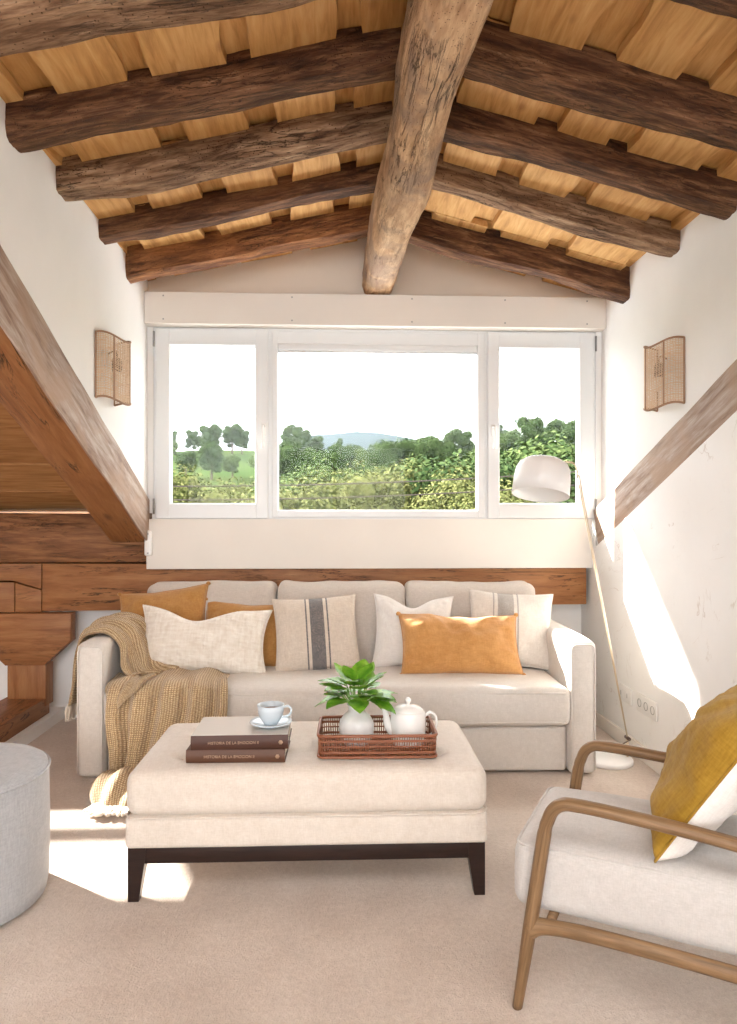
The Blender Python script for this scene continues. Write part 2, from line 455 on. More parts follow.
# right wall: upper wall a little further out than the lower one, the step runs under the weathered beam
def rb(y): return 1.075 + .392 * (4.009 - y)
bm = bmesh.new(); prism(bm, [(4.6, rb(4.6) + .05), (4.6, 2.9), (-3.4, 2.9), (-3.4, rb(-3.4) + .05)], 'x', XR, XR + .15); struct('wall_right', bm, M['wall'])
bm = bmesh.new(); prism(bm, [(4.6, -.05), (4.6, rb(4.6)), (-3.4, rb(-3.4)), (-3.4, -.05)], 'x', XR - .06, XR + .15); struct('wall_right_lower', bm, M['wall_crack'])
# wall behind the sofa, low wall on the left
bm = bmesh.new(); box(bm, -4.2, 1.7, 4.34, 4.5, -.05, 1.0); struct('wall_back', bm, M['wall'])
# gable wall above the window
bm = bmesh.new(); prism(bm, [(XL - .05, 2.45), (XR + .05, 2.45), (XR + .05, ZR + .1), (XT, ZT + .12), (XL - .05, ZL + .1)], 'y', 4.17, 4.4); struct('wall_gable', bm, M['gable'])
# reveals beside and outer wall under the window
bm = bmesh.new(); box(bm, XL - .08, -1.088, 4.16, 4.42, 1.24, 2.5); box(bm, 1.552, XR + .1, 4.16, 4.42, .95, 2.5); box(bm, -1.1, 1.6, 4.26, 4.42, .9, 1.2)
struct('wall_window_reveal', bm, M['wall'])
# rest of the attic round the camera
bm = bmesh.new(); box(bm, -4.3, -4.2, -3.6, 4.5, 0, 3.6); struct('wall_far_left', bm, M['wall'])
bm = bmesh.new()
box(bm, -4.3, -2.6, -3.6, -3.45, 0, 3.6); box(bm, 1.2, 1.8, -3.6, -3.45, 0, 3.6); box(bm, -2.6, 1.2, -3.6, -3.45, 0, .4); box(bm, -2.6, 1.2, -3.6, -3.45, 2.5, 3.6)
struct('wall_rear', bm, M['wall'])
bm = bmesh.new()
for x in (-2.6, -1.35, -.1, 1.13): box(bm, x, x + .07, -3.56, -3.49, .4, 2.5)
box(bm, -2.6, 1.2, -3.56, -3.49, .4, .47); box(bm, -2.6, 1.2, -3.56, -3.49, 2.43, 2.5)
w = struct('window_5', bm, M['lacquer'])
# main roof over the left side, with a roof window
def slab_quad(bm, x0, x1, y0, y1, th=.04, off=0):
    vs = []
    for dz in (0, th):
        for (x, y) in ((x0, y0), (x1, y0), (x1, y1), (x0, y1)):
            vs.append(bm.verts.new((x, y, roof_z(y) + off + dz)))
    for f in ((0, 1, 2, 3), (7, 6, 5, 4), (0, 4, 5, 1), (1, 5, 6, 2), (2, 6, 7, 3), (3, 7, 4, 0)): bm.faces.new([vs[i] for i in f])
random.seed(5)
bm = bmesh.new(); y = 4.46
SKX0, SKX1, SKY0, SKY1 = -3.30, -2.58, 3.72, 4.3
edges = [4.46, 4.3, 4.06, 3.76, 3.42, 3.16, 2.87, 2.62, 2.33, 2.06, 1.8, 1.5, 1.2, .9, .6]
for a, b in zip(edges, edges[1:]):
    off = random.uniform(-.010, .010)
    if b >= SKY0 - .001 and a <= SKY1 + .001:
        slab_quad(bm, -4.25, SKX0, b + .011, a, .05, off); slab_quad(bm, SKX1, XL - .1, b + .011, a, .05, off)
    else: slab_quad(bm, -4.25, XL - .1, b + .011, a, .05, off)
slab_quad(bm, -4.25, SKX0, .6, 4.46, .05, .06); slab_quad(bm, SKX1, XL - .1, .6, 4.46, .05, .06)
slab_quad(bm, SKX0, SKX1, SKY1, 4.46, .05, .06); slab_quad(bm, SKX0, SKX1, .6, SKY0, .05, .06)
struct('ceiling_main_roof', bm, M['boards_roof'])
bm = bmesh.new(); slab_quad(bm, SKX0, SKX1, 4.09, 4.14, .07, .03); slab_quad(bm, SKX0, SKX0 + .03, SKY0, SKY1, .1, .0); slab_quad(bm, SKX1 - .03, SKX1, SKY0, SKY1, .1, .0)
w4 = struct('window_4', bm, M['lacquer'])
bm = bmesh.new(); slab_quad(bm, SKX0, SKX1, SKY0, SKY1, .006, .06); obj('pane', bm, M['glass'], w4, smooth=False)
bm = bmesh.new(); box(bm, -4.3, XL - .05, -3.6, .62, 2.86, 2.95); struct('ceiling_flat', bm, M['wall'])
# dormer ceiling: boards laid board on board over the rafters, plus the boarding above them
random.seed(11)
RL = [1.93, 2.43, 2.85, 3.32, 3.75]; RRt = [1.75, 2.29, 2.73, 3.19, 3.67]   # rafter centre lines (y)
def slope_box(bm, x0, x1, y0, y1, off, th, nseg=9, wav=.008, sd=0):
    if x1 - x0 < .01: return
    rows = []
    for i in range(nseg + 1):
        y = y0 + (y1 - y0) * i / nseg
        a = x0 + wav * noise.noise(Vector((y * 5, x0 * 9, sd))); b = x1 + wav * noise.noise(Vector((y * 5, x1 * 9, sd + 5)))
        rows.append([bm.verts.new((x, y, ceil_z(x) + off + dz)) for (x, dz) in ((a, 0), (b, 0), (b, th), (a, th))])
    for A, B in zip(rows, rows[1:]):
        for k in range(4): bm.faces.new([A[k], A[(k + 1) % 4], B[(k + 1) % 4], B[k]])
    bm.faces.new(rows[0][::-1]); bm.faces.new(rows[-1])
bm = bmesh.new()
for side, RY, (xa, xb) in ((0, RL, (XL - .12, XT)), (1, RRt, (XT, XR + .12))):
    ys = [-3.5] + [-2.5, -1.5, -.5, .4, 1.2] + RY + [4.165]
    for bi, (y0, y1) in enumerate(zip(ys, ys[1:])):
        x = xa - random.uniform(0, .2)
        while x < xb:
            wd = random.uniform(.20, .31); gp = random.uniform(.075, .12)
            slope_box(bm, max(x, xa), min(x + wd, xb), y0 + .003, y1 - .003, .003, .032, wav=.02, sd=bi * 3 + side)
            slope_box(bm, max(x + wd - .03, xa), min(x + wd + gp + .03, xb), y0 + .003, y1 - .003, .038, .025, wav=.0, sd=bi)
            x += wd + gp
slope_box(bm, XL - .12, XT, -3.5, 4.95, .075, .03, wav=0); slope_box(bm, XT, XR + .12, -3.5, 4.95, .075, .03, wav=0)
struct('ceiling', bm, M['boards'])
# eave outside the window
bm = bmesh.new(); box(bm, -1.7, 2.1, 4.4, 4.98, 2.52, 2.60); struct('trim_5', bm, M['outside_wall'])

# ------------------------------------------------------------------ timbers
def beam(name, p0, p1, w, h, m, label=None, amp=.008, seed=0, rings=70, warp=.012, roundness=.13, taper=None, cham=None, roll=0, kind=None):
    """hand hewn timber; p0, p1 on its centre line; local x runs along it"""
    p0, p1 = Vector(p0), Vector(p1); L = (p1 - p0).length
    bm = bmesh.new(); R_ = []
    nn = 28
    for i in range(rings + 1):
        t = i / rings; x = t * L
        k = 1 if taper is None else taper[0] + (taper[1] - taper[0]) * t
        wy = warp * noise.noise(Vector((x * 1.6, seed * 3.7, 0))); wz = warp * noise.noise(Vector((x * 1.6, seed * 3.7, 9)))
        ring = []
        for j in range(nn):
            a = 2 * math.pi * (j + .5) / nn + .25 * math.sin(4 * math.pi * 2 * (j + .5) / nn) * -.25
            ca, sa = math.cos(a), math.sin(a)
            e = roundness
            q = (abs(ca) ** (1 / e) + abs(sa) ** (1 / e)) ** (-e)
            y, z = ca * q * w / 2 * k, sa * q * h / 2 * k
            if cham:
                lim = cham
                s_ = abs(y) / (w / 2) + abs(z) / (h / 2)
                if s_ > lim: y *= lim / s_; z *= lim / s_
            d = fbm((x * 2.2, y * 9 + seed * 5.1, z * 9), 4, .55) * amp + noise.noise(Vector((x * 14, y * 40 + seed, z * 40))) * amp * .25
            n = Vector((0, ca, sa))
            ring.append(bm.verts.new((x, y + n.y * d + wy, z + n.z * d + wz)))
        R_.append(ring)
    for A, B in zip(R_, R_[1:]):
        for k in range(nn): bm.faces.new([A[k], A[(k + 1) % nn], B[(k + 1) % nn], B[k]])
    bm.faces.new(R_[0][::-1]); bm.faces.new(R_[-1])
    o = obj(name, bm, m, angle=50)
    X = (p1 - p0).normalized(); Yv = Vector((0, 0, 1)).cross(X).normalized(); Z = X.cross(Yv)
    Mx = Matrix((X, Yv, Z)).transposed().to_4x4() @ Matrix.Rotation(roll, 4, 'X'); Mx.translation = p0
    o.matrix_world = Mx
    if label: tag(o, label, 'beam', 'hewn ceiling rafters')
    if kind: o['kind'] = kind
    return o
ridge = beam('ridge_beam', (.425, -.6, 2.63), (.222, 4.16, 2.675), .185, .30, M['ridge'], amp=.012, seed=2, rings=150, warp=.022, cham=1.72)
tag(ridge, 'thick pale worm-eaten ridge beam running from over the camera to the window', 'beam')
ords = ['nearest the window', 'second from the window', 'third from the window', 'fourth from the window', 'fifth from the window']
mats_l = [M['rafter_red'], M['rafter'], M['rafter_grey'], M['rafter'], M['rafter_grey']]
HL = [.13, .095, .105, .11, .125]; WL = [.11, .11, .12, .12, .15]
cols_ = ['reddish brown', 'brown', 'greyish brown', 'dark brown', 'thick greyish']
for i, y in enumerate(RL[::-1]):
    h = HL[i] + .036; d = -h / 2 + .042
    beam('ceiling_rafter', (XL - .02, y + .04 + (0.02 if i == 1 else 0), ceil_z(XL - .02) + d), (XT - .03, y + .015, ceil_z(XT - .03) + d), WL[i], h, mats_l[i],
         f'{cols_[i]} hewn rafter left of the ridge beam, {ords[i]}', amp=.012, seed=i + 3, warp=.03)
mats_r = [M['rafter'], M['rafter_grey'], M['rafter'], M['rafter'], M['rafter']]
cols_ = ['dark reddish', 'brown', 'dark brown', 'very dark brown', 'dark']
for i, y in enumerate(RRt[::-1]):
    h = [.138, .10, .11, .115, .12][i] + .036; d = -h / 2 + .042
    beam('ceiling_rafter', (XT + .03, y + .035 + (.08 if i == 0 else 0), ceil_z(XT + .03) + d), (XR + .02, y + .05 + (.08 if i == 0 else 0), ceil_z(XR + .02) + d), [.11, .11, .11, .12, .12][i], h, mats_r[i],
         f'{cols_[i]} hewn rafter right of the ridge beam, {ords[i]}', amp=.012, seed=i + 13, warp=.03)
# sloping squared beam on the left, edge of the dormer
def slope_beam(name, x0, x1, ya, yb, top, depth, m, label, bev=.004):
    """prism following the roof pitch; local x along the beam"""
    za, zb = top(ya), top(yb); p0 = Vector((0, ya, za)); p1 = Vector((0, yb, zb)); L = (p1 - p0).length
    X = (p1 - p0).normalized(); Y = Vector((-1, 0, 0)); Z = X.cross(Y)
    if Z.z < 0: Y = -Y; Z = X.cross(Y)
    w = abs(x1 - x0); b = bmesh.new(); box(b, 0, L, -w / 2, w / 2, -depth, 0, bev=bev)
    bmesh.ops.subdivide_edges(b, edges=[e for e in b.edges if abs(e.verts[0].co.x - e.verts[1].co.x) > L * .5], cuts=40)
    for v in b.verts:
        q = v.co; v.co = q + Vector((0, 1, 1)) * .0 + noise.noise_vector(Vector((q.x * 3, q.y * 5, q.z * 5))) * Vector((0, .004, .004)).length
    o = obj(name, b, m, angle=40); Mx = Matrix((X, Y, Z)).transposed().to_4x4(); Mx.translation = Vector(((x0 + x1) / 2, ya, za)); o.matrix_world = Mx
    tag(o, label, 'beam'); return o
m = M['weathered'].copy(); m.name = 'half_weathered_beam'; t = NT(m)   # grey on the face exposed in the room, orange below
slope_beam('sloping_beam', XL - .205, XL + .002, 4.3, .62, lambda y: roof_z(y) + .0, .225, M['pine'], 'big sloping squared beam under the left sconce, running down to the window corner')
o = slope_beam('beam_facing', XL, XL + .012, 4.24, .62, lambda y: roof_z(y) + .004, .236, M['weathered'], None)
o.name = 'sloping_beam_facing'; tag(o, 'grey weathered face board along the room side of the left sloping beam', 'board')
slope_beam('sloping_beam', XR - .053, XR + .05, 4.15, -.5, lambda y: 1.318 + .370 * (3.993 - y), .216, M['weathered'], 'grey weathered sloping beam set into the right white wall below the sconce')
# plate beams along the back wall
def yz(p): return p
def long_beam(name, polys, y0, y1, m, label, bev=.003, x0=0):
    b = bmesh.new()
    for p in polys: prism(b, [(x - x0, z) for x, z in p], 'y', y0, y1, bev)
    o = obj(name, b, m, angle=30); o.location.x = x0; tag(o, label, 'beam'); return o
long_beam('wall_plate_beam', [[(-4.2, .95), (-1.06, .95), (-1.06, 1.2), (-1.2, 1.235), (-4.2, 1.26)]], 4.17, 4.33, M['pine_dark'], 'dark aged beam under the roof boards at the left end of the back wall', .012)
long_beam('tie_plate_beam', [
    [(-1.735, .665), (1.50, .69), (1.50, .925), (-1.735, .945)],
    [(-4.2, .845), (-1.905, .845), (-1.74, .795), (-1.74, .945), (-4.2, .945)],
    [(-4.2, .66), (-1.895, .66), (-1.895, .835), (-4.2, .838)],
    [(-1.89, .66), (-1.74, .66), (-1.74, .788), (-1.89, .832)]], 4.18, 4.33, M['pine'], 'long orange wooden beam running behind the sofa under the window', .003)
long_beam('gusset_board', [[(-2.06, .658), (-1.548, .658), (-1.548, .50), (-1.70, .36), (-1.92, .36), (-2.06, .50)]], 4.12, 4.2, M['pine'], 'orange wooden plate with cut corners under the beam, left of the sofa', .003)
o = long_beam('corner_post', [[(-1.912, .12), (-1.695, .12), (-1.695, .362), (-1.912, .362)]], 4.13, 4.24, M['pine_v'], 'short upright wooden post below the cut-corner plate', .003); o['category'] = 'post'
b = bx(0, 4.4, -.16, .08, -.1, 0, bev=.004); o = obj('floor_tie_beam', b, M['pine'], angle=30); o.location = (-1.78, 4.2, .165); o.rotation_euler = (0, 0, R(-90))
tag(o, 'low orange beam lying along the floor at the far left behind the pouf', 'beam')
bm = bmesh.new(); box(bm, -1.93, -1.66, -.2, 4.35, 0, .064); struct('baseboard_left', bm, M['wall'])
bm = bmesh.new(); box(bm, -1.66, 1.5, 4.325, 4.345, 0, .07); struct('baseboard_back', bm, M['wall'])
bm = bmesh.new(); box(bm, XR - .077, XR - .06, -3.4, 4.34, 0, .075, bev=.003); struct('baseboard_right', bm, M['panel'])

# ------------------------------------------------------------------ window wall joinery
# header box with screws
bm = bx(XL + .002, XR + .0, 4.085, 4.19, 2.335, 2.518, bev=.003)
hd = struct('trim_1', bm, M['panel'])
for x in (-1.01, -.27, .43, .98, 1.47):
    for z in (2.36, 2.495): bm = bmesh.new(); box(bm, x - .004, x + .004, 4.083, 4.086, z - .004, z + .004); obj('screw', bm, M['hinge'], hd, smooth=False)
bm = bmesh.new(); box(bm, XL - .004, 1.525, 4.15, 4.185, .912, 1.206, bev=.002); struct('trim_2', bm, M['panel'])
# outer fixed frame, reaching round all three lights
bm = bmesh.new()
box(bm, -1.085, 1.552, 4.171, 4.248, 2.285, 2.338); box(bm, -1.085, 1.552, 4.171, 4.248, 1.202, 1.232)
for a, b in ((-1.085, -1.06), (-.425, -.385), (.868, .905), (1.525, 1.552)): box(bm, a - .01, b + .01, 4.168, 4.25, 1.2, 2.34)
struct('trim_3', bm, M['lacquer'])
def ring(bm, x0, x1, z0, z1, l, r, b_, t_, y0, y1, bev=.006):
    box(bm, x0, x0 + l, y0, y1, z0, z1, bev=bev); box(bm, x1 - r, x1, y0, y1, z0, z1, bev=bev)
    box(bm, x0 + l - .004, x1 - r + .004, y0 + .001, y1, z0, z0 + b_, bev=bev); box(bm, x0 + l - .004, x1 - r + .004, y0 + .001, y1, z1 - t_, z1, bev=bev)
def win(n, x0, x1, z0, z1, l, r, b_, t_, y0=4.15, handle=None, hinge=None):
    bm = bmesh.new(); ring(bm, x0, x1, z0, z1, l, r, b_, t_, y0, 4.225)
    ring(bm, x0 + l - .012, x1 - r + .012, z0 + b_ - .012, z1 - t_ + .012, .016, .016, .016, .016, y0 + .018, 4.21, .003)
    o = struct(f'window_{n}', bm, M['lacquer'], smooth=False)
    g = bmesh.new(); box(g, x0 + l - .002, x1 - r + .002, 4.196, 4.2, z0 + b_ - .002, z1 - t_ + .002); obj('pane', g, M['glass'], o, smooth=False)
    if handle:
        hx, hz = handle; b = bmesh.new()
        box(b, hx - .014, hx + .014, y0 - .01, y0 + .002, hz - .02, hz + .05, bev=.004)
        tube(b, cat_rom([(hx, y0 - .005, hz + .03), (hx, y0 - .04, hz + .03), (hx, y0 - .05, hz + .01), (hx, y0 - .048, hz - .1)], 6), .009, 10)
        obj('window_handle', b, M['ceramic'], o)
    for (hx, hz) in hinge or []:
        b = bmesh.new(); tube(b, [(hx, y0 - .006, hz - .045), (hx, y0 - .006, hz + .045)], .006, 10); obj('hinge', b, M['hinge'], o)
    return o
win(1, -1.072, -.415, 1.208, 2.325, .083, .075, .088, .097, handle=(-.44, 1.72), hinge=[(-1.08, 1.28), (-1.08, 2.26)])
w2 = win(2, -.395, .878, 1.215, 2.318, .036, .045, .042, .075, y0=4.16)
b = bmesh.new(); box(b, -.355, .83, 4.165, 4.19, 2.205, 2.245, bev=.004); tube(b, [(-.355, 4.175, 2.20), (.83, 4.175, 2.20)], .006, 8); obj('blind_cassette', b, M['lacquer'], w2)
win(3, .893, 1.54, 1.208, 2.325, .07, .092, .09, .095, handle=(.925, 1.72), hinge=[(1.546, 1.28), (1.546, 2.26)])
bm = bmesh.new(); softb = softbox(-.022, .022, -.02, .01, -.075, .075, .012, 8); merge(bm, softb)
o = obj('strap_winder', bm, M['ceramic']); o.location = (XL + .012, 4.141, 1.065); tag(o, 'small white shutter strap winder at the left end of the board under the window', 'winder')
for q in (.05, -.062): b = bmesh.new(); box(b, -.005, .005, -.0225, -.018, q, q + .008); obj('screw', b, M['hinge'], o, smooth=False)

# ------------------------------------------------------------------ sockets on the right wall
def faceplate(name, label, y0, y1, z0, z1, kinds):
    b = bx(-.010, 0, -(y1 - y0) / 2, (y1 - y0) / 2, -(z1 - z0) / 2, (z1 - z0) / 2, bev=.003)
    o = obj(name, b, M['plate'], angle=40); o.location = (XR - .061, (y0 + y1) / 2, (z0 + z1) / 2); tag(o, label, 'socket')
    n = len(kinds)
    for i, k in enumerate(kinds):
        yc = (i + .5) / n * (y1 - y0) - (y1 - y0) / 2
        b = bmesh.new()
        if k == 'socket':
            lathe(b, [(0, -.001), (.017, -.001), (.019, .002), (.021, .002), (.021, 0)], 24); 
            for v in b.verts: v.co = Vector((-.010 - v.co.z, v.co.y + yc, v.co.x))
            obj('socket_recess', b, M['plate_hole'], o)
        else:
            box(b, -.0125, -.0095, yc - .022, yc + .022, -.03, .03, bev=.002); r_ = obj('rocker', b, M['plate'], o)
            b = bmesh.new(); box(b, -.0135, -.0122, yc - .003, yc + .003, -.012, .012); obj('jack', b, M['plate_hole'], r_)
    return o
faceplate('aerial_outlet', 'white aerial outlet plate on the right wall beside the lamp pole', 3.57, 3.73, .235, .32, ['r', 'r'])
faceplate('power_outlet', 'white triple power outlet plate low on the right wall', 3.28, 3.50, .235, .325, ['socket'] * 3)

# ------------------------------------------------------------------ sconces
def sconce(sgn, loc, label):
    """curved woven rattan screen bowed out from the wall; sgn=+1: bows towards +x"""
    t = thing('wall_sconce', label, 'wall lamp', loc, 0, 'rattan wall sconces')
    H_, W_ = .30, .27
    def P(u, v):   # u along y (0..1), v height
        a = u * math.pi
        x = .105 * math.sin(math.pi * u ** 1.5) ** .85 + .006
        return Vector((sgn * x, (u - .5) * W_, (v - .5) * H_ + .012 * math.sin(u * 9)))
    b = bmesh.new(); rnd = random.Random(4)
    for i in range(26):
        u = (i + .5) / 26; pts = [P(u + .004 * rnd.uniform(-1, 1), v / 10) for v in range(11)]; tube(b, pts, .0016, 4)
    for j in range(40):
        v = (j + .5) / 40 + rnd.uniform(-.006, .006); tube(b, [P(u / 24, v) for u in range(25)], .0017, 4)
    for _ in range(60):
        u, v = rnd.random() * .8, rnd.random() * .9; tube(b, [P(u + k * .03, v + k * rnd.uniform(-.012, .02)) for k in range(5)], .0014, 4)
    obj('woven_screen', b, M['rattan'], t)
    b = bmesh.new()
    tube(b, [P(u / 30, 0) for u in range(31)], .005, 8); tube(b, [P(u / 30, 1) for u in range(31)], .005, 8)
    for u in (0, .3 if sgn > 0 else .3, .62, 1): tube(b, [P(u, v / 8) for v in range(9)], .0045, 8)
    obj('frame', b, M['rattan_dark'], t)
    b = bmesh.new(); lathe(b, [(0, 0), (.045, 0), (.045, .012), (.038, .02), (0, .02)], 24)
    for v in b.verts: v.co = Vector((sgn * v.co.z, v.co.y, v.co.x + .06))
    obj('wall_mount', b, M['lacquer'], t)
    b = bmesh.new(); tube(b, cat_rom([(sgn * .01, 0, .075), (sgn * .05, 0, .095), (sgn * .06, 0, .08), (sgn * .06, 0, .06)], 6), .004, 8)
    lathe(b, [(0, .062), (.018, .06), (.024, .045), (.024, .0), (.018, -.005), (0, -.005)], 18, (sgn * .06, 0, .0))
    obj('bulb_holder', b, M['socket'], t)
    b = bmesh.new(); lathe(b, [(0, -.075), (.018, -.068), (.028, -.045), (.022, -.02), (.012, -.004), (0, -.004)], 18, (sgn * .06, 0, .0)); obj('bulb', b, mat('frosted_bulb', (.8, .78, .72), .3), t)
    return t
sconce(1, (XL, 3.40, 1.915), 'woven rattan wall sconce on the left white wall above the sloping beam')
sconce(-1, (XR, 3.27, 1.885), 'woven rattan wall sconce on the right white wall')

# ------------------------------------------------------------------ sofa
sofa = thing('sofa', 'long beige linen three-seat sofa under the window', 'sofa', (0.0, 3.27, 0), R(-1.2))
# local: x -1.215..1.215, y 0 (front) .. .93
b = softbox(-1.08, 1.08, .02, .90, .012, .225, .02, 26); obj('base', b, M['sofa'], sofa)
b = softbox(-1.085, 1.085, -.03, .60, .235, .415, .035, 44, bt=.022, bf=.006, ns=.004, seed=3); sc_cush = obj('seat_cushion', b, M['sofa'], sofa)
b = bmesh.new(); tube(b, [(x, -.028, .392) for x in [-1.06 + i * .106 for i in range(21)]], .0045, 8); tube(b, [(x, -.028, .258) for x in [-1.06 + i * .106 for i in range(21)]], .0045, 8); obj('piping', b, M['sofa'], sc_cush)
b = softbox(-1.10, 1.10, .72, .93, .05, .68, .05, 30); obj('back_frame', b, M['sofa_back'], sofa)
for s in (-1, 1):
    x0, x1 = (-1.212, -1.082) if s < 0 else (1.082, 1.212)
    b = softbox(x0, x1, -.01, .92, .006, .628, .028, 26, bt=.012, bf=.004, ns=.003, seed=s + 5); a = obj('armrest', b, M['sofa'], sofa)
    b = bmesh.new(); xs, xe = x0 + .01, x1 - .01
    tube(b, [(xs, -.011, .03), (xs, -.011, .2), (xs, -.011, .4), (xs, -.011, .585), (xs + .004, -.011, .603), (xs + .018, -.011, .614), (xe - .018, -.011, .614), (xe - .004, -.011, .603), (xe, -.011, .585), (xe, -.011, .4), (xe, -.011, .2), (xe, -.011, .03)], .004, 8); obj('piping', b, M['sofa'], a)
xs = [-1.075, -.355, .365, 1.085]
for i in range(3):
    def lean(p, i=i):
        k = (p.z - .40) / .44
        return Vector((p.x, p.y + .09 * k, p.z + .018 * noise.noise(Vector((p.x * 4, i * 3, 1))) * max(0, k)))
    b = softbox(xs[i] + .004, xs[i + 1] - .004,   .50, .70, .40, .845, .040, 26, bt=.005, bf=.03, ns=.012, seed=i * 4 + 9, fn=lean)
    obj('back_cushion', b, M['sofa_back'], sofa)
for x in (-1.12, 1.12):
    for y in (.06, .86):
        b = bmesh.new(); lathe(b, [(0, 0), (.02, 0), (.024, .02), (0, .02)], 14, (x, y, 0)); obj('foot', b, M['wenge'], sofa)

# ------------------------------------------------------------------ pillows
def pillow(name, label, w, h, th, m, loc, rx=0, ry=0, rz=0, seed=0, dent=0, sag=0, ear=.10, wr=.006, back=None, piping=None, group='scatter cushions on the sofa', n=46, tassels=False, sagx=0):
    """local: x width, z height (0 at the bottom), y front -"""
    bm = bmesh.new(); grids = {}
    for s in (-1, 1):
        for i in range(n + 1):
            for j in range(n + 1):
                u, v = -1 + 2 * i / n, -1 + 2 * j / n
                u2, v2 = math.sin(u * math.pi / 2) * .35 + u * .65, math.sin(v * math.pi / 2) * .35 + v * .65
                ex = 1 - ear * (1 - v2 * v2) * .9; ez = 1 - ear * (1 - u2 * u2) * .9
                x = u2 * w / 2 * ex; z = v2 * h / 2 * ez
                edge = max(0, (1 - u2 ** 2)) ** .48 * max(0, (1 - v2 ** 2)) ** .48
                y = s * th / 2 * edge
                nz = fbm((x * 6 + seed * 3.3, z * 6, s * 2), 4, .5)
                # creases running in from the corners
                rr = math.sin(math.atan2(z, x) * 9 + nz * 3 + seed) * (abs(u2) * abs(v2)) ** 1.3
                y += s * (nz * wr * 1.6 + rr * wr * 1.5) * min(1, edge * 2.2)
                if dent:
                    g = math.exp(-((x - sagx * w) / (w * .20)) ** 2)
                    z -= dent * g * (v2 * .5 + .5) ** 1.5
                if sag: z += sag * u2 * (v2 + 1) * .5
                z += wr * .8 * noise.noise(Vector((x * 9, seed, 3))) * (v2)
                edgev = i in (0, n) or j in (0, n)
                if edgev and s == 1: grids[(s, i, j)] = grids[(-1, i, j)]
                else: grids[(s, i, j)] = bm.verts.new((x, y if not edgev else 0, z + h / 2))
    for s in (-1, 1):
        for i in range(n):
            for j in range(n):
                f = bm.faces.new([grids[(s, a, b)] for a, b in ((i, j), (i + 1, j), (i + 1, j + 1), (i, j + 1))])
                f.material_index = 1 if (back and s == 1) else 0
    rim = [grids[(-1, i, 0)].co.copy() for i in range(n + 1)] + [grids[(-1, n, j)].co.copy() for j in range(1, n + 1)] + \
          [grids[(-1, i, n)].co.copy() for i in range(n - 1, -1, -1)] + [grids[(-1, 0, j)].co.copy() for j in range(n - 1, 0, -1)]
    corners = [grids[(-1, i, j)].co.copy() for i in (0, n) for j in (0, n)]
    o = obj(name, bm, [m, back] if back else m)
    o.location = loc; o.rotation_euler = (R(rx), R(ry), R(rz)); tag(o, label, 'cushion', group)
    b = bmesh.new(); tube(b, rim, .0032, 6, closed=True); obj('piping', b, piping or m, o)
    if tassels:
        for c in corners:
            b = bmesh.new(); lathe(b, [(0, -.010), (.011, -.006), (.013, .002), (.008, .010), (0, .012)], 10, c); obj('corner_knot', b, piping or m, o)
    return o
SZ = .435
pillow('cushion', 'ochre cushion at the left end of the sofa, behind the cream one', .47, .40, .15, M['ochre'], (-.925, 3.70, SZ + .02), -22, -2, 3, 1, ear=.09, tassels=True, sag=.02)
pillow('cushion', 'ochre cushion tucked behind the cream cushion, beside the dark-striped one', .50, .36, .14, M['ochre'], (-.49, 3.69, SZ - .01), -24, 3, -2, 2, ear=.08, tassels=True, dent=.01)
pillow('cushion', 'fluffy cream lumbar cushion with pointed corners on the left of the sofa', .66, .345, .19, M['boucle'], (-.685, 3.50, SZ + .002), -26, 3, 2, 3, dent=.06, ear=.12, wr=.006, sagx=-.08)
pillow('cushion', 'beige cushion with a dark central stripe and two thin ones', .44, .40, .16, M['stripe'], (-.10, 3.57, SZ - .008), -24, -3, 4, 4, ear=.08)
pillow('cushion', 'white linen cushion with pointed corners behind the amber one', .43, .40, .15, M['white_lin'], (.385, 3.62, SZ - .008), -24, 2, -3, 5, dent=.055, ear=.12, wr=.008, sagx=-.02)
pillow('cushion', 'amber linen lumbar cushion with knotted corners at the front right', .62, .325, .18, M['orange'], (.62, 3.47, SZ - .012), -28, 1, 2, 6, dent=.016, ear=.065, wr=.014, sagx=.15, tassels=True)
pillow('cushion', 'off-white cushion with a broad grey stripe against the right armrest', .45, .41, .16, M['stripe_grey'], (.895, 3.62, SZ - .005), -22, 3, -8, 7, ear=.09, tassels=False)

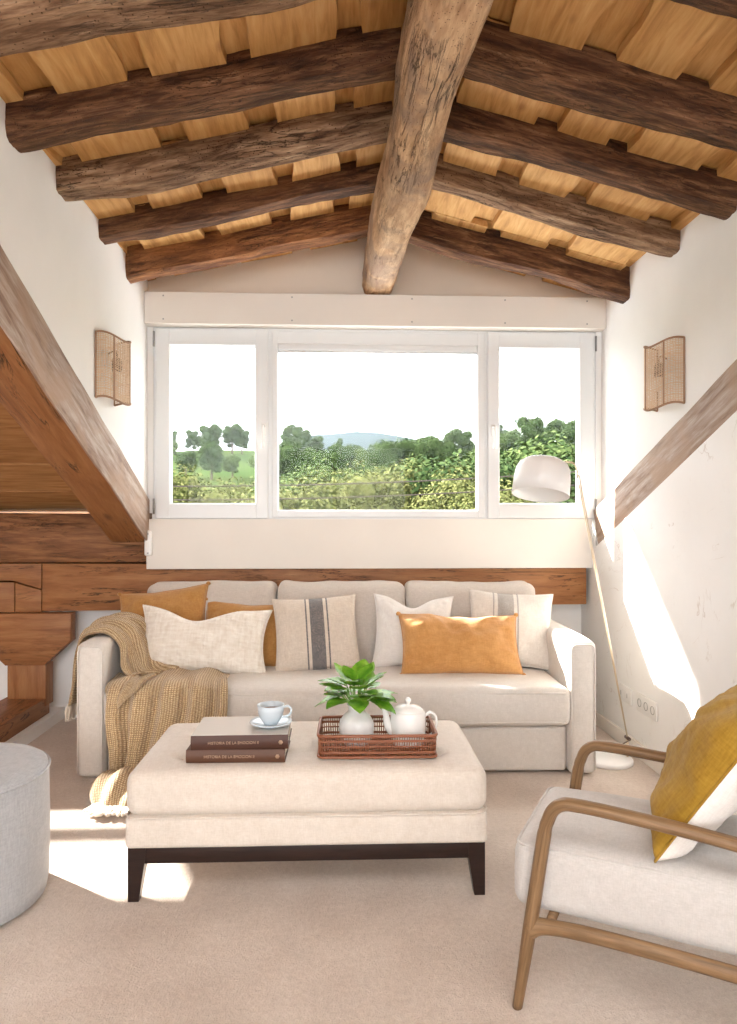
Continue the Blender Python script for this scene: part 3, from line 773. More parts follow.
# ------------------------------------------------------------------ knitted throw
def sheet(bm, rows, nu, nv, fold=None, thick=.007, uvs=(1, 1), uvl=None):
    """rows: guide curves (lists of points, same length). Catmull-Rom both ways."""
    G = [cat_rom(r, nv) for r in rows]; m = len(G[0])
    cols = [cat_rom([g[k] for g in G], nu) for k in range(m)]      # cols[k][i]
    nI = len(cols[0]); P = [[cols[k][i] for k in range(m)] for i in range(nI)]
    N = [[None] * m for _ in range(nI)]
    for i in range(nI):
        for k in range(m):
            a = P[min(i + 1, nI - 1)][k] - P[max(i - 1, 0)][k]; b = P[i][min(k + 1, m - 1)] - P[i][max(k - 1, 0)]
            n_ = a.cross(b); N[i][k] = n_.normalized() if n_.length > 1e-9 else Vector((0, 0, 1))
    V = []
    for i in range(nI):
        row = []
        for k in range(m):
            s, t_ = i / (nI - 1), k / (m - 1)
            d = fold(s, t_, P[i][k]) if fold else 0
            row.append((P[i][k] + N[i][k] * d, N[i][k]))
        V.append(row)
    top = [[bm.verts.new(p + n_ * thick / 2) for p, n_ in r] for r in V]; bot = [[bm.verts.new(p - n_ * thick / 2) for p, n_ in r] for r in V]
    fs = []
    for i in range(nI - 1):
        for k in range(m - 1):
            st = (i / (nI - 1), k / (m - 1))
            q = [(i, k), (i + 1, k), (i + 1, k + 1), (i, k + 1)]
            for L_, rev in ((top, 0), (bot, 1)):
                qq = q[::-1] if rev else q
                f = bm.faces.new([L_[a][c] for a, c in qq])
                for lp, (a, c) in zip(f.loops, qq): lp[uvl].uv = (a / (nI - 1) * uvs[0], c / (m - 1) * uvs[1])
    for seq in ([(i, 0) for i in range(nI)], [(i, m - 1) for i in range(nI)], [(0, k) for k in range(m)], [(nI - 1, k) for k in range(m)]):
        for (a, c), (d, e) in zip(seq, seq[1:]):
            f = bm.faces.new([top[a][c], top[d][e], bot[d][e], bot[a][c]])
            for lp in f.loops: lp[uvl].uv = (a / (nI - 1) * uvs[0], c / (m - 1) * uvs[1])
    return P, N
bm = bmesh.new(); uvl = bm.loops.layers.uv.new('UVMap')
# A: over the left armrest, rows go from the front (toward camera) to the back
A = [
 [(-1.262, 3.34, .33), (-1.248, 3.36, .50), (-1.222, 3.40, .645), (-1.13, 3.42, .665), (-1.05, 3.40, .60), (-1.035, 3.36, .50), (-.98, 3.33, .445), (-.90, 3.34, .45)],
 [(-1.285, 3.46, .31), (-1.262, 3.48, .50), (-1.225, 3.50, .66), (-1.13, 3.52, .70), (-1.02, 3.50, .655), (-.97, 3.45, .56), (-.93, 3.40, .475), (-.84, 3.40, .455)],
 [(-1.272, 3.60, .30), (-1.256, 3.61, .50), (-1.225, 3.62, .66), (-1.12, 3.64, .71), (-1.00, 3.62, .68), (-.91, 3.58, .60), (-.85, 3.52, .50), (-.78, 3.50, .46)],
 [(-1.248, 3.74, .29), (-1.246, 3.75, .50), (-1.225, 3.76, .65), (-1.12, 3.77, .69), (-1.01, 3.75, .67), (-.92, 3.70, .60), (-.86, 3.64, .50), (-.80, 3.60, .455)],
]
def foldA(s, t_, p):
    k = math.sin(math.pi * min(1, t_ * 1.1)) if t_ < .95 else .2
    return .016 * math.sin(s * 21 + t_ * 5 + 1.2 * noise.noise(p * 5)) * (.35 + .8 * t_) + .010 * math.sin(s * 47 - t_ * 9) * t_ + .012 * noise.noise(p * 7)
PA, NA = sheet(bm, A, 24, 10, foldA, .009, (.42, 1.1), uvl)
# B: over the seat and down the front, rows from the left edge to the right edge
B = [
 [(-1.07, 3.46, .455), (-1.07, 3.30, .455), (-1.068, 3.222, .43), (-1.068, 3.212, .34), (-1.058, 3.20, .22), (-1.02, 3.18, .10), (-1.03, 3.14, .03)],
 [(-.96, 3.50, .46), (-.96, 3.30, .46), (-.965, 3.205, .435), (-.975, 3.19, .33), (-.965, 3.17, .20), (-.965, 3.14, .09), (-.965, 3.08, .025)],
 [(-.85, 3.53, .462), (-.85, 3.31, .46), (-.85, 3.208, .435), (-.86, 3.19, .32), (-.88, 3.165, .19), (-.895, 3.12, .07), (-.90, 3.05, .02)],
 [(-.74, 3.55, .462), (-.74, 3.32, .462), (-.735, 3.21, .44), (-.745, 3.20, .33), (-.765, 3.18, .21), (-.79, 3.14, .11), (-.81, 3.09, .03)],
 [(-.63, 3.52, .46), (-.625, 3.32, .455), (-.615, 3.215, .435), (-.62, 3.205, .34), (-.635, 3.20, .24), (-.65, 3.18, .17), (-.67, 3.16, .10)],
 [(-.53, 3.44, .455), (-.52, 3.30, .45), (-.505, 3.222, .425), (-.505, 3.218, .35), (-.51, 3.212, .28), (-.52, 3.205, .22), (-.54, 3.20, .17)],
]
def foldB(s, t_, p):
    k = max(0, min(1, (t_ - .12) / .3))
    return k * (.030 * math.sin(s * 29 + .8 * t_ + 1.0) + .012 * math.sin(s * 57 + 2 * t_)) + (.006 + .006 * k) * noise.noise(p * 8) + .010 * math.sin(s * 22 + t_ * 8) * (1 - k) + .003
PB, NB = sheet(bm, B, 16, 12, foldB, .009, (.55, .9), uvl)
# C: end puddled on the carpet
Cc = [
 [(-1.05, 3.17, .05), (-1.06, 3.08, .075), (-1.05, 3.00, .05), (-1.01, 2.93, .015)],
 [(-.98, 3.15, .09), (-.98, 3.06, .105), (-.975, 2.97, .07), (-.96, 2.90, .015)],
 [(-.90, 3.13, .10), (-.89, 3.04, .11), (-.885, 2.95, .06), (-.88, 2.89, .015)],
 [(-.82, 3.14, .07), (-.80, 3.05, .07), (-.79, 2.98, .04), (-.79, 2.92, .015)],
]
sheet(bm, Cc, 12, 8, lambda s, t_, p: .010 * math.sin(s * 19 + t_ * 4) * (1 - t_ * .6) + .006 * noise.noise(p * 9), .009, (.28, .35), uvl)
# D: turned-over flap lying on the seat edge
D = [
 [(-1.0, 3.20, .33), (-.99, 3.19, .40), (-.96, 3.21, .455), (-.93, 3.26, .475)],
 [(-.955, 3.175, .39), (-.94, 3.17, .43), (-.92, 3.20, .474), (-.90, 3.25, .485)],
 [(-.90, 3.17, .43), (-.88, 3.18, .46), (-.86, 3.21, .483), (-.84, 3.26, .487)]]
sheet(bm, D, 8, 6, lambda s, t_, p: .006 * math.sin(s * 9), .009, (.2, .25), uvl)
thr = obj_raw('throw_blanket', bm, M['throw']); tag(thr, 'sand-coloured knitted throw draped over the left armrest and seat down to the carpet', 'blanket')
b = bmesh.new(); rnd = random.Random(3)
for i in range(34):
    u = i / 33; j = u * (len(A) - 1); k = min(int(j), len(A) - 2); f = j - k
    p = Vector(A[k][0]).lerp(Vector(A[k + 1][0]), f) + Vector((-.006, 0, 0))
    tube(b, cat_rom([p, p + Vector((rnd.uniform(-.012, .004), rnd.uniform(-.008, .008), -.03)), p + Vector((rnd.uniform(-.016, .0), rnd.uniform(-.012, .012), -.06 - rnd.random() * .025))], 4), .0042, 6)
obj('fringe', b, M['fringe'], thr); b = bmesh.new()
for i in range(46):
    u = i / 45; j = u * (len(Cc) - 1); k = min(int(j), len(Cc) - 2); f = j - k
    p = Vector(Cc[k][-1]).lerp(Vector(Cc[k + 1][-1]), f)
    tube(b, cat_rom([p + Vector((0, .02, .012)), p + Vector((rnd.uniform(-.01, .01), -.01, .010)), p + Vector((rnd.uniform(-.03, .03), -.04 - rnd.random() * .03, .007))], 4), .006, 6)
obj('fringe', b, M['fringe'], thr)

# ------------------------------------------------------------------ ottoman
ot = thing('ottoman', 'large cream button-tufted ottoman with a dark wooden base', 'ottoman', (-.095, 2.50, 0), R(-.3))
W2, D2 = .575, .285
btn = [(x, y) for y in (-.13, .13) for x in (-.42, -.14, .14, .42)]
def tuft(p):
    if p.z > .33:
        d = sum(math.exp(-(((p.x - x) ** 2 + (p.y - y) ** 2) / .0010)) for x, y in btn)
        c = sum(math.exp(-abs(p.x - x) / .012) * math.exp(-((p.y - y) / .12) ** 2) for x, y in btn) * .0
        p = Vector((p.x, p.y, p.z - .028 * min(1, d)))
    return p
b = softbox(-W2, W2, -D2, D2, .262, .408, .042, 90, bt=.009, bf=.001, bs=.001, ns=.0015, seed=1, fn=tuft); top = obj('top_cushion', b, M['ottoman'], ot)
b = softbox(-W2 + .002, W2 - .002, -D2 + .002, D2 - .002, .167, .268, .016, 30, ns=.001, seed=2); obj('side_band', b, M['ottoman'], ot)
b = bmesh.new()
pr = .04
tube(b, [(-W2 + pr, -D2 - .001, .266), (W2 - pr, -D2 - .001, .266), (W2 - .01, -D2 + .012, .266), (W2 + .001, -D2 + pr, .266), (W2 + .001, D2 - pr, .266), (W2 - pr, D2 + .001, .266), (-W2 + pr, D2 + .001, .266), (-W2 - .001, D2 - pr, .266), (-W2 - .001, -D2 + pr, .266), (-W2 + .01, -D2 + .012, .266)], .003, 6, closed=True)
obj('seam_piping', b, M['ottoman'], ot)
for x, y in btn:
    b = bmesh.new(); lathe(b, [(0, .008), (.008, .006), (.012, 0), (0, -.004)], 14, (x, y, .394)); obj('button', b, M['ottoman'], ot)
b = bmesh.new(); a_, d_ = W2 - .012, D2 - .012
box(b, -a_, a_, -d_, -d_ + .025, .118, .171, bev=.002); box(b, -a_, a_, d_ - .025, d_, .118, .171, bev=.002); box(b, -a_, -a_ + .025, -d_, d_, .118, .171, bev=.002); box(b, a_ - .025, a_, -d_, d_, .118, .171, bev=.002)
obj('apron', b, M['wenge'], ot, angle=30)
for sx in (-1, 1):
    for sy in (-1, 1):
        b = bmesh.new(); ti = .055; bo = .034
        vs = []
        for z, s_ in ((.170, ti), (.13, ti * .97), (0, bo)):
            for (ax, ay) in ((0, 0), (1, 0), (1, 1), (0, 1)):
                vs.append(b.verts.new((sx * (a_ - ax * s_ + .002), sy * (d_ - ay * s_ + .002), z)))
        for k in (0, 4):
            for q in range(4): b.faces.new([vs[k + q], vs[k + (q + 1) % 4], vs[k + 4 + (q + 1) % 4], vs[k + 4 + q]])
        b.faces.new(vs[:4]); b.faces.new(vs[8:][::-1]); obj('leg', b, M['wenge'], ot, smooth=False)

# ------------------------------------------------------------------ books with lettering
def book(name, label, w, d, h, loc, rz, cov, top=None, text='', seed=0):
    t = thing(name, label, 'book', loc, rz, 'brown books on the ottoman')
    b = bmesh.new()
    box(b, -w / 2, w / 2, -d / 2, d / 2, 0, .003, bev=.0008); box(b, -w / 2, w / 2, -d / 2, d / 2, h - .003, h, bev=.0008)
    # rounded spine facing the camera
    pts = [(-d / 2 + .002, 0)] + [(-d / 2 - .006 * math.sin(math.pi * k / 8), h * k / 8) for k in range(9)] + [(-d / 2 + .002, h), (-d / 2 + .004, h), (-d / 2 + .004, 0)]
    prism(b, pts[1:], 'x', -w / 2, w / 2); obj('cover', b, cov, t, angle=35)
    b = bmesh.new(); box(b, -w / 2 + .004, w / 2 - .004, -d / 2 + .003, d / 2 - .004, .003, h - .003); obj('pages', b, M['paper'], t, smooth=False)
    if top:
        b = bmesh.new(); box(b, -w / 2 + .001, w / 2 - .001, -d / 2 + .001, d / 2 - .001, h, h + .0012); obj('jacket', b, top, t, smooth=False)
    cu = bpy.data.curves.new('spine_lettering', 'FONT'); cu.body = text; cu.size = .0125; cu.align_x = 'CENTER'; cu.align_y = 'CENTER'; cu.extrude = .0006
    tmp = bpy.data.objects.new('spine_lettering', cu); C.objects.link(tmp); bpy.context.view_layer.update()
    me = bpy.data.meshes.new_from_object(tmp); bpy.data.objects.remove(tmp)
    me.materials.clear(); o = link('spine_lettering', me, M['foil'], t); o.location = (-.02, -d / 2 - .0066, h / 2); o.rotation_euler = (R(90), 0, 0)
    b = bmesh.new(); lathe(b, [(0, 0), (.0075, 0), (.0075, .001), (0, .001)], 6)
    for v in b.verts: v.co = Vector((v.co.x + w / 2 - .024, -d / 2 - .0062 - v.co.z, v.co.y + h / 2))
    obj('spine_emblem', b, M['foil'], t)
    return t
TZ = .416
book('book', 'lower brown cloth-bound book on the ottoman, under the other', .318, .215, .042, (-.330, 2.385, TZ), R(-1), M['cover2'], None, 'HISTORIA DE LA EMOCION II')
book('book', 'upper brown book on the ottoman, with the pale blue saucer on it', .312, .215, .046, (-.320, 2.387, TZ + .042), R(.5), M['cover'], M['cover_top'], 'HISTORIA DE LA EMOCION II')
# cup and saucer
ZS = TZ + .042 + .046 + .0012
b = bmesh.new(); lathe(b, [(0, 0), (.030, 0), (.034, .003), (.062, .011), (.071, .015), (.070, .018), (.058, .0145), (.034, .0065), (0, .006)], 44)
sau = obj('saucer', b, M['cup']); sau.location = (-.228, 2.375, ZS); tag(sau, 'pale blue saucer on the upper brown book', 'saucer')
cup = thing('coffee_cup', 'pale blue coffee cup standing on its saucer', 'cup', (-.228, 2.375, ZS + .0065))
b = bmesh.new(); lathe(b, [(0, 0), (.022, 0), (.024, .004), (.030, .012), (.040, .030), (.044, .048), (.046, .066), (.0435, .066), (.041, .048), (.036, .030), (.026, .013), (0, .009)], 44); obj('bowl', b, M['cup'], cup)
b = bmesh.new(); tube(b, cat_rom([(.042, 0, .056), (.058, 0, .060), (.068, 0, .048), (.062, 0, .030), (.036, 0, .022)], 8), .0045, 10, flat=(1, .8)); obj('handle', b, M['cup'], cup)
b = bmesh.new(); lathe(b, [(0, .048), (.0412, .048)], 30); obj('coffee', b, M['coffee'], cup)

# ------------------------------------------------------------------ wicker tray
tray = thing('wicker_tray', 'rectangular red-brown wicker tray on the ottoman', 'tray', (.130, 2.40, TZ + .002), R(-1))
tw, td, th_ = .195, .115, .075
def rr_path(a, b_, r_, z, n=6):
    out = []
    for cx, cy, a0 in ((a - r_, b_ - r_, 0), (-a + r_, b_ - r_, 90), (-a + r_, -b_ + r_, 180), (a - r_, -b_ + r_, 270)):
        for k in range(n + 1):
            an = R(a0 + 90 * k / n); out.append((cx + r_ * math.cos(an), cy + r_ * math.sin(an), z))
    return out
def resample(path, n):
    P = [Vector(p) for p in path] + [Vector(path[0])]; L = [0]
    for a, b_ in zip(P, P[1:]): L.append(L[-1] + (b_ - a).length)
    out = []
    for i in range(n):
        s = L[-1] * i / n; k = max(j for j in range(len(L)) if L[j] <= s + 1e-9); k = min(k, len(P) - 2)
        out.append(P[k].lerp(P[k + 1], (s - L[k]) / max(1e-9, L[k + 1] - L[k])))
    return out
b = bmesh.new(); tube(b, rr_path(tw, td, .022, th_), .0055, 8, closed=True); tube(b, rr_path(tw, td, .022, .006), .0045, 8, closed=True); obj('rim', b, M['wicker'], tray)
b = bmesh.new()
bp, tp = resample(rr_path(tw - .004, td - .004, .02, .004), 150), resample(rr_path(tw, td, .022, th_ - .003), 150)
for i, (p, q) in enumerate(zip(bp, tp)): tube(b, [p, q], .0017, 5)
for z in (.018, .022, .040, .056, .060):
    k = z / th_; tube(b, rr_path(tw - .004 * (1 - k), td - .004 * (1 - k), .021, z), .0022, 6, closed=True)
obj('woven_side', b, M['wicker'], tray)
b = bmesh.new()
for i in range(46): x = -tw + .008 + i * (2 * tw - .016) / 45; tube(b, [(x, -td + .006, .004), (x, td - .006, .004)], .0024, 5)
for i in range(9): y = -td + .012 + i * (2 * td - .024) / 8; tube(b, [(-tw + .006, y, .0065), (tw - .006, y, .0065)], .0018, 5)
obj('base', b, M['wicker'], tray)

# ------------------------------------------------------------------ vase with a leafy plant
TB = TZ + .0115
vase = thing('vase', 'round matt white vase with a short neck standing in the wicker tray', 'vase', (.062, 2.41, TB))
b = bmesh.new(); lathe(b, [(0, 0), (.034, 0), (.044, .006), (.056, .028), (.061, .055), (.058, .080), (.046, .100), (.032, .112), (.027, .120), (.028, .130), (.034, .138), (.032, .140), (.025, .131), (.024, .118), (.024, .05), (0, .045)], 48); obj('body', b, M['matte_ceramic'], vase)
plant = thing('leafy_stems', 'bunch of bright green leaves in the white vase', 'plant', (.062, 2.41, TB + .06))
rnd = random.Random(8)
def leaf_bm(L, W, curl, fold, seed):
    b = bmesh.new(); n, mm = 12, 8; g = []
    for i in range(n + 1):
        t_ = i / n; wd = W * (math.sin(math.pi * t_ ** .72) ** .8 if 0 < t_ < 1 else 0) + .0006
        row = []
        for j in range(mm + 1):
            v = -1 + 2 * j / mm
            x = v * wd; z = -curl * t_ * t_ * L - fold * (1 - abs(v)) * wd + .05 * L * math.sin(t_ * 9 + seed) * abs(v) * .3 + .0016 * math.cos(t_ * 34 - abs(v) * 5)
            row.append(b.verts.new((x, t_ * L, z)))
        g.append(row)
    for i in range(n):
        for j in range(mm): b.faces.new([g[i][j], g[i][j + 1], g[i + 1][j + 1], g[i + 1][j]])
    return b
for k in range(34):
    az = k * 2.399 + rnd.uniform(-.3, .3); lev = k / 34
    el = R(-8 + 66 * lev + rnd.uniform(-14, 14)); L = rnd.uniform(.075, .105) * (1.0 if lev < .75 else .85)
    if math.cos(az) < 0: L *= .98
    ht = .090 + .065 * lev + rnd.uniform(-.005, .02); rad = .014 + .045 * (1 - lev) ** .6
    base = Vector((math.cos(az) * rad, math.sin(az) * rad * .8, ht))
    b = bmesh.new(); tube(b, cat_rom([(math.cos(az) * .006, math.sin(az) * .006, 0), (math.cos(az) * .012, math.sin(az) * .012, .06), base], 5), .0016, 5); obj('stem', b, M['stem'], plant)
    b = leaf_bm(L, L * .43, rnd.uniform(.25, .55) * (1 - lev * .5), .18, k)
    o = obj('leaf', b, M['leaf'], plant)
    dx = Vector((math.cos(az) * math.cos(el), math.sin(az) * math.cos(el), math.sin(el)))
    side = dx.cross(Vector((0, 0, 1))).normalized() if abs(dx.z) < .99 else Vector((1, 0, 0)); up = side.cross(dx)
    Mx = Matrix((side, dx, up)).transposed().to_4x4(); Mx.translation = base; o.matrix_local = Mx

# ------------------------------------------------------------------ teapot
pot = thing('teapot', 'small white ceramic teapot in the wicker tray beside the vase', 'teapot', (.240, 2.41, TB)); pot.scale = (1.06, 1.06, 1.2)
b = bmesh.new(); lathe(b, [(0, 0), (.046, 0), (.052, .004), (.056, .02), (.058, .05), (.057, .085), (.055, .094), (.050, .097), (.044, .097), (.044, .092), (.052, .09), (.052, .02), (0, .008)], 48)
for z in range(0): pass
obj('body', b, M['ceramic'], pot)
b = bmesh.new(); lathe(b, [(.050, .097), (.049, .101), (.036, .108), (.018, .112), (.006, .114), (.006, .118), (.010, .123), (.010, .128), (.005, .133), (0, .134)], 40); obj('lid', b, M['ceramic'], pot)
b = bmesh.new(); tube(b, cat_rom([(-.050, 0, .035), (-.066, 0, .055), (-.072, 0, .082), (-.080, 0, .104)], 8), .01, 12, rad=[.016 - .009 * i / 24 for i in range(25)]); obj('spout', b, M['ceramic'], pot)
b = bmesh.new(); tube(b, cat_rom([(.053, 0, .078), (.072, 0, .090), (.090, 0, .078), (.092, 0, .05), (.076, 0, .026), (.053, 0, .022)], 8), .0052, 10, flat=(1.4, .8)); obj('handle', b, M['ceramic'], pot)

# ------------------------------------------------------------------ pouf
pf = thing('pouf', 'round grey fabric pouf at the left edge, standing on the carpet', 'pouf', (-1.212, 2.245, 0))
Rp = .28
b = bmesh.new(); lathe(b, [(0, .006), (Rp - .02, .006), (Rp - .006, .014), (Rp, .05), (Rp + .004, .22), (Rp, .39), (Rp - .001, .402)], 72); obj('side', b, M['pouf'], pf)
b = bmesh.new(); lathe(b, [(Rp - .001, .402), (Rp - .004, .412), (Rp - .014, .420), (Rp - .06, .428), (Rp - .16, .432), (0, .433)], 72); obj('top', b, M['pouf'], pf)
b = bmesh.new(); tube(b, [((Rp + .001) * math.cos(k * math.pi / 40), (Rp + .001) * math.sin(k * math.pi / 40), .404) for k in range(80)], .0045, 8, closed=True); obj('piping', b, M['pouf'], pf)

# ------------------------------------------------------------------ armchair
ac = thing('armchair', 'oak-framed armchair with grey linen upholstery at the right edge', 'armchair', (.625, 1.885, -.0), R(-28.5))
def side_frame(s):
    y = .242 * s
    # front leg running into the armrest in one bend
    path = cat_rom([(-.078, y, 0), (-.058, y, .13), (-.034, y, .29), (-.010, y, .445)], 8)
    bend = [( -.003, y, .474), (.008, y, .499), (.028, y, .516), (.058, y, .521)]
    arm = [(.15, y, .518), (.30, y, .507), (.45, y, .492), (.60, y, .48), (.70, y, .475)]
    ctrl = [(-.078, y, 0), (-.058, y, .13), (-.034, y, .29), (-.012, y, .440)] + bend + arm
    full = cat_rom(ctrl, 8); m_ = len(full)
    rad_ = []
    for p in full:
        if p.z < .44 and p.x < .02: rad_.append(.0145 + .0055 * min(1, p.z / .2))
        else: rad_.append(.0182)
    b = bmesh.new(); tube(b, full, .016, 20, rad=rad_, flat=(.85, 1.08), uv=b.loops.layers.uv.new('UVMap')); obj('side_frame', b, M['oak_uv'], ac)
    b = bmesh.new(); rail = cat_rom([(-.047, y, .205), (-.01, y, .214), (.10, y, .221), (.35, y, .216), (.66, y, .20)], 8)
    tube(b, rail, .016, 14, rad=[.030 - .012 * min(1, i / 9) ** .6 for i in range(len(rail))], flat=(.8, 1.05), uv=b.loops.layers.uv.new('UVMap')); obj('side_rail', b, M['oak_uv'], ac)
    b = bmesh.new(); tube(b, cat_rom([(.79, y, 0), (.73, y, .17), (.67, y, .36), (.645, y, .50)], 8), .017, 14, flat=(1, .9)); obj('rear_leg', b, M['oak_v'], ac)
for s in (-1, 1): side_frame(s)
for x in (0, .60): b = bmesh.new(); tube(b, [(x, -.242, .222), (x, .242, .222)], .012, 12); obj('cross_rail', b, M['oak'], ac)
b = softbox(-.098, .56, -.218, .218, .230, .395, .035, 34, bt=.014, bf=.004, bs=.006, ns=.003, seed=6); sct = obj('seat_cushion', b, M['chair_fabric'], ac)
b = bmesh.new()
tube(b, rr_path(.0, .0, .0, 0)[:2], .0001, 3) if False else None
pth = [Vector((p[0] + .231, p[1], p[2])) for p in rr_path(.322, .207, .03, .386)]
tube(b, pth, .004, 8, closed=True); obj('piping', b, M['chair_fabric'], sct)
def leanb(p):
    return Vector((p.x + (p.z - .36) * .36, p.y, p.z))
b = softbox(.475, .60, -.22, .22, .36, .88, .045, 30, bt=.01, bs=.012, ns=.004, seed=8, fn=leanb); obj('backrest_cushion', b, M['chair_fabric'], ac)
b = bmesh.new()
for s in (-1, 1): tube(b, [(.63, .225 * s, .20), (.69, .225 * s, .45), (.80, .225 * s, .80)], .014, 12)
tube(b, [(.80, -.225, .80), (.80, .225, .80)], .014, 12); obj('back_frame', b, M['oak'], ac)
# mustard cushion, white behind, leaning on the backrest
pm = pillow('cushion', 'mustard velvet cushion with a white back leaning in the armchair', .46, .46, .20, M['mustard'], (0, 0, 0), 0, 0, 0, 21, ear=.06, wr=.013, back=M['white_lin'], group='armchair cushion', dent=.03)
del pm['group']
pm.location = (.848, 1.782, .412); pm.rotation_euler = (R(-33), R(0), R(-121))

# ------------------------------------------------------------------ floor lamp
lamp = thing('floor_lamp', 'slim brass reading lamp with a white dome shade, beside the right armrest', 'floor lamp', (1.335, 3.42, 0))
b = bmesh.new(); lathe(b, [(0, 0), (.115, 0), (.12, .004), (.12, .018), (.116, .024), (.05, .027), (0, .027)], 56); obj('base', b, M['shade'], lamp)
b = bmesh.new(); J = (.10, 0, .115)
tube(b, [(.10, 0, .02), (.10, 0, .12)], .006, 10)
tube(b, [J, (-.150, -.012, 1.425)], .0036, 8); tube(b, [J, (-.150, .014, 1.425)], .0036, 8)
tube(b, cat_rom([(-.150, 0, 1.42), (-.160, 0, 1.465), (-.175, 0, 1.482), (-.205, 0, 1.487), (-.30, 0, 1.489)], 6), .0052, 8)
obj('pole', b, M['brass'], lamp)
b = bmesh.new(); tube(b, [(.10, -.022, .117), (.10, .022, .117)], .009, 10); tube(b, [(.10, -.03, .117), (.06, -.03, .095)], .003, 6); obj('hinge_screw', b, M['socket'], lamp)
b = bmesh.new()
prof = [(0, .100), (.05, .099), (.09, .092), (.118, .074), (.131, .045), (.137, .0), (.139, -.085), (.136, -.085), (.134, .0), (.127, .043), (.115, .07), (.088, .087), (.05, .094), (0, .095)]
lathe(b, prof, 56); sh = obj('lamp_shade', b, M['shade'], lamp); sh.location = (-.33, 0, 1.405); sh.rotation_euler = (R(-11), R(9), 0)
b = bmesh.new(); lathe(b, [(0, .03), (.02, .028), (.022, .06), (.022, .09), (0, .09)], 16); lathe(b, [(0, -.045), (.02, -.038), (.03, -.01), (.02, .02), (0, .03)], 16); obj('bulb', b, mat('opal_bulb', (.85, .83, .8), .3), sh)

# ------------------------------------------------------------------ landscape outside
def ground(x, y):
    base = -3.0 + .150 * (y - 22) if y > 22 else -3.0 - (22 - y) * .05
    base += max(0, x - 6) * .055 * min(1, y / 60)
    base += 1.3 * noise.noise(Vector((x * .03, y * .03, 2)))
    if y > 135: base = min(base, 15.2 + (y - 135) * .01 + max(0, x - 6) * .055)
    return base
bm = bmesh.new(); g = {}
nx_, ny_ = 60, 50
for i in range(nx_ + 1):
    for j in range(ny_ + 1):
        x, y = -110 + 260 * i / nx_, 12 + 190 * (j / ny_) ** 1.3; g[(i, j)] = bm.verts.new((x, y, ground(x, y)))
for i in range(nx_):
    for j in range(ny_): bm.faces.new([g[(i, j)], g[(i + 1, j)], g[(i + 1, j + 1)], g[(i, j + 1)]])
m = mat('meadow', (.2, .3, .06), 1, spec=0); t = NT(m); t.col(t.ramp(t.noise(t.co(), .12, 6), [(.35, (.022, .042, .010)), (.65, (.040, .056, .016))]))
o = obj('meadow_ground', bm, m); o['kind'] = 'structure'
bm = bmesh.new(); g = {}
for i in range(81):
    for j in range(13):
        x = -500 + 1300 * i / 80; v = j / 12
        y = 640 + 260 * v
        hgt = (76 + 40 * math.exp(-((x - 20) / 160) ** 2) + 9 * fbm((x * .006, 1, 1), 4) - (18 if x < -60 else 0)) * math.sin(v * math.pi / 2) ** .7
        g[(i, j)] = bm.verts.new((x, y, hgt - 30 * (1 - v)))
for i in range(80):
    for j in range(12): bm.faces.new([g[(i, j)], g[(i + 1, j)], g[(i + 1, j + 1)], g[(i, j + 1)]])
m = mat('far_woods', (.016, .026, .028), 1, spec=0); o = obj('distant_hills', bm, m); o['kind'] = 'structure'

def foliage_mat(name, a, b_):
    m = mat(name, a, .9, spec=.03); t = NT(m); gm = t.n('ShaderNodeNewGeometry')
    t.col(t.ramp(gm.outputs['Random Per Island'], [(0, a), (1, b_)])); return m
FM = [foliage_mat('dark_green_foliage', (.018, .036, .012), (.065, .095, .032)),
      foliage_mat('mid_green_foliage', (.030, .055, .016), (.10, .13, .045)),
      foliage_mat('yellow_green_foliage', (.05, .062, .018), (.155, .155, .055))]
bark = mat('bark', (.12, .085, .06), .9)
def tree_proto(kind, seed, R0, H0, leaf, nleaf, tall=1.0):
    rnd = random.Random(seed)
    t = thing('tree', 'tree', 'tree', (0, -60, 0))
    blobs = []
    for k in range(24):
        a = rnd.random() * 6.28; r = R0 * .62 * math.sqrt(rnd.random()); z = H0 * (.30 + .62 * rnd.random() * tall)
        blobs.append((Vector((math.cos(a) * r, math.sin(a) * r, z)), R0 * rnd.uniform(.22, .42) * (1.15 - .4 * abs(z / H0 - .6))))
    b = bmesh.new()
    for c, rr in blobs:
        for q in range(nleaf // 24):
            d = Vector((rnd.gauss(0, 1), rnd.gauss(0, 1), rnd.gauss(0, 1))).normalized()
            if d.z < -.5: d.z *= -.5
            p = c + d * rr * rnd.uniform(.62, 1.25)
            nrm = (d + Vector((rnd.uniform(-.6, .6), rnd.uniform(-.6, .6), rnd.uniform(-.2, .8)))).normalized()
            s = leaf * rnd.uniform(.6, 1.3); u = nrm.orthogonal().normalized(); w_ = nrm.cross(u)
            an = rnd.random() * 3.14; u, w_ = u * math.cos(an) + w_ * math.sin(an), w_ * math.cos(an) - u * math.sin(an)
            vs = [b.verts.new(p + u * s), b.verts.new(p + w_ * s * .6), b.verts.new(p - u * s), b.verts.new(p - w_ * s * .6)]
            b.faces.new(vs)
        cb = bmesh.new(); bmesh.ops.create_icosphere(cb, subdivisions=2, radius=rr * .62)
        for v in cb.verts: v.co = v.co * (1 + .25 * noise.noise(v.co * 2 + c)) + c
        merge(b, cb)
    obj_raw('foliage', b, FM[kind], t, smooth=False)
    b = bmesh.new(); tube(b, [(0, 0, -1.5), (.05, .05, H0 * .3), (0, .1, H0 * .6)], .1, 8, rad=[R0 * .1, R0 * .075, R0 * .04]); obj('trunk', b, bark, t)
    return t
protos = [tree_proto(0, 1, 3.0, 7, .13, 11000), tree_proto(1, 2, 2.8, 6, .12, 11000), tree_proto(2, 3, 2.4, 5.5, .062, 20000), tree_proto(0, 4, 2.0, 8.5, .17, 6000, 1.05)]
rnd = random.Random(21); spots = []
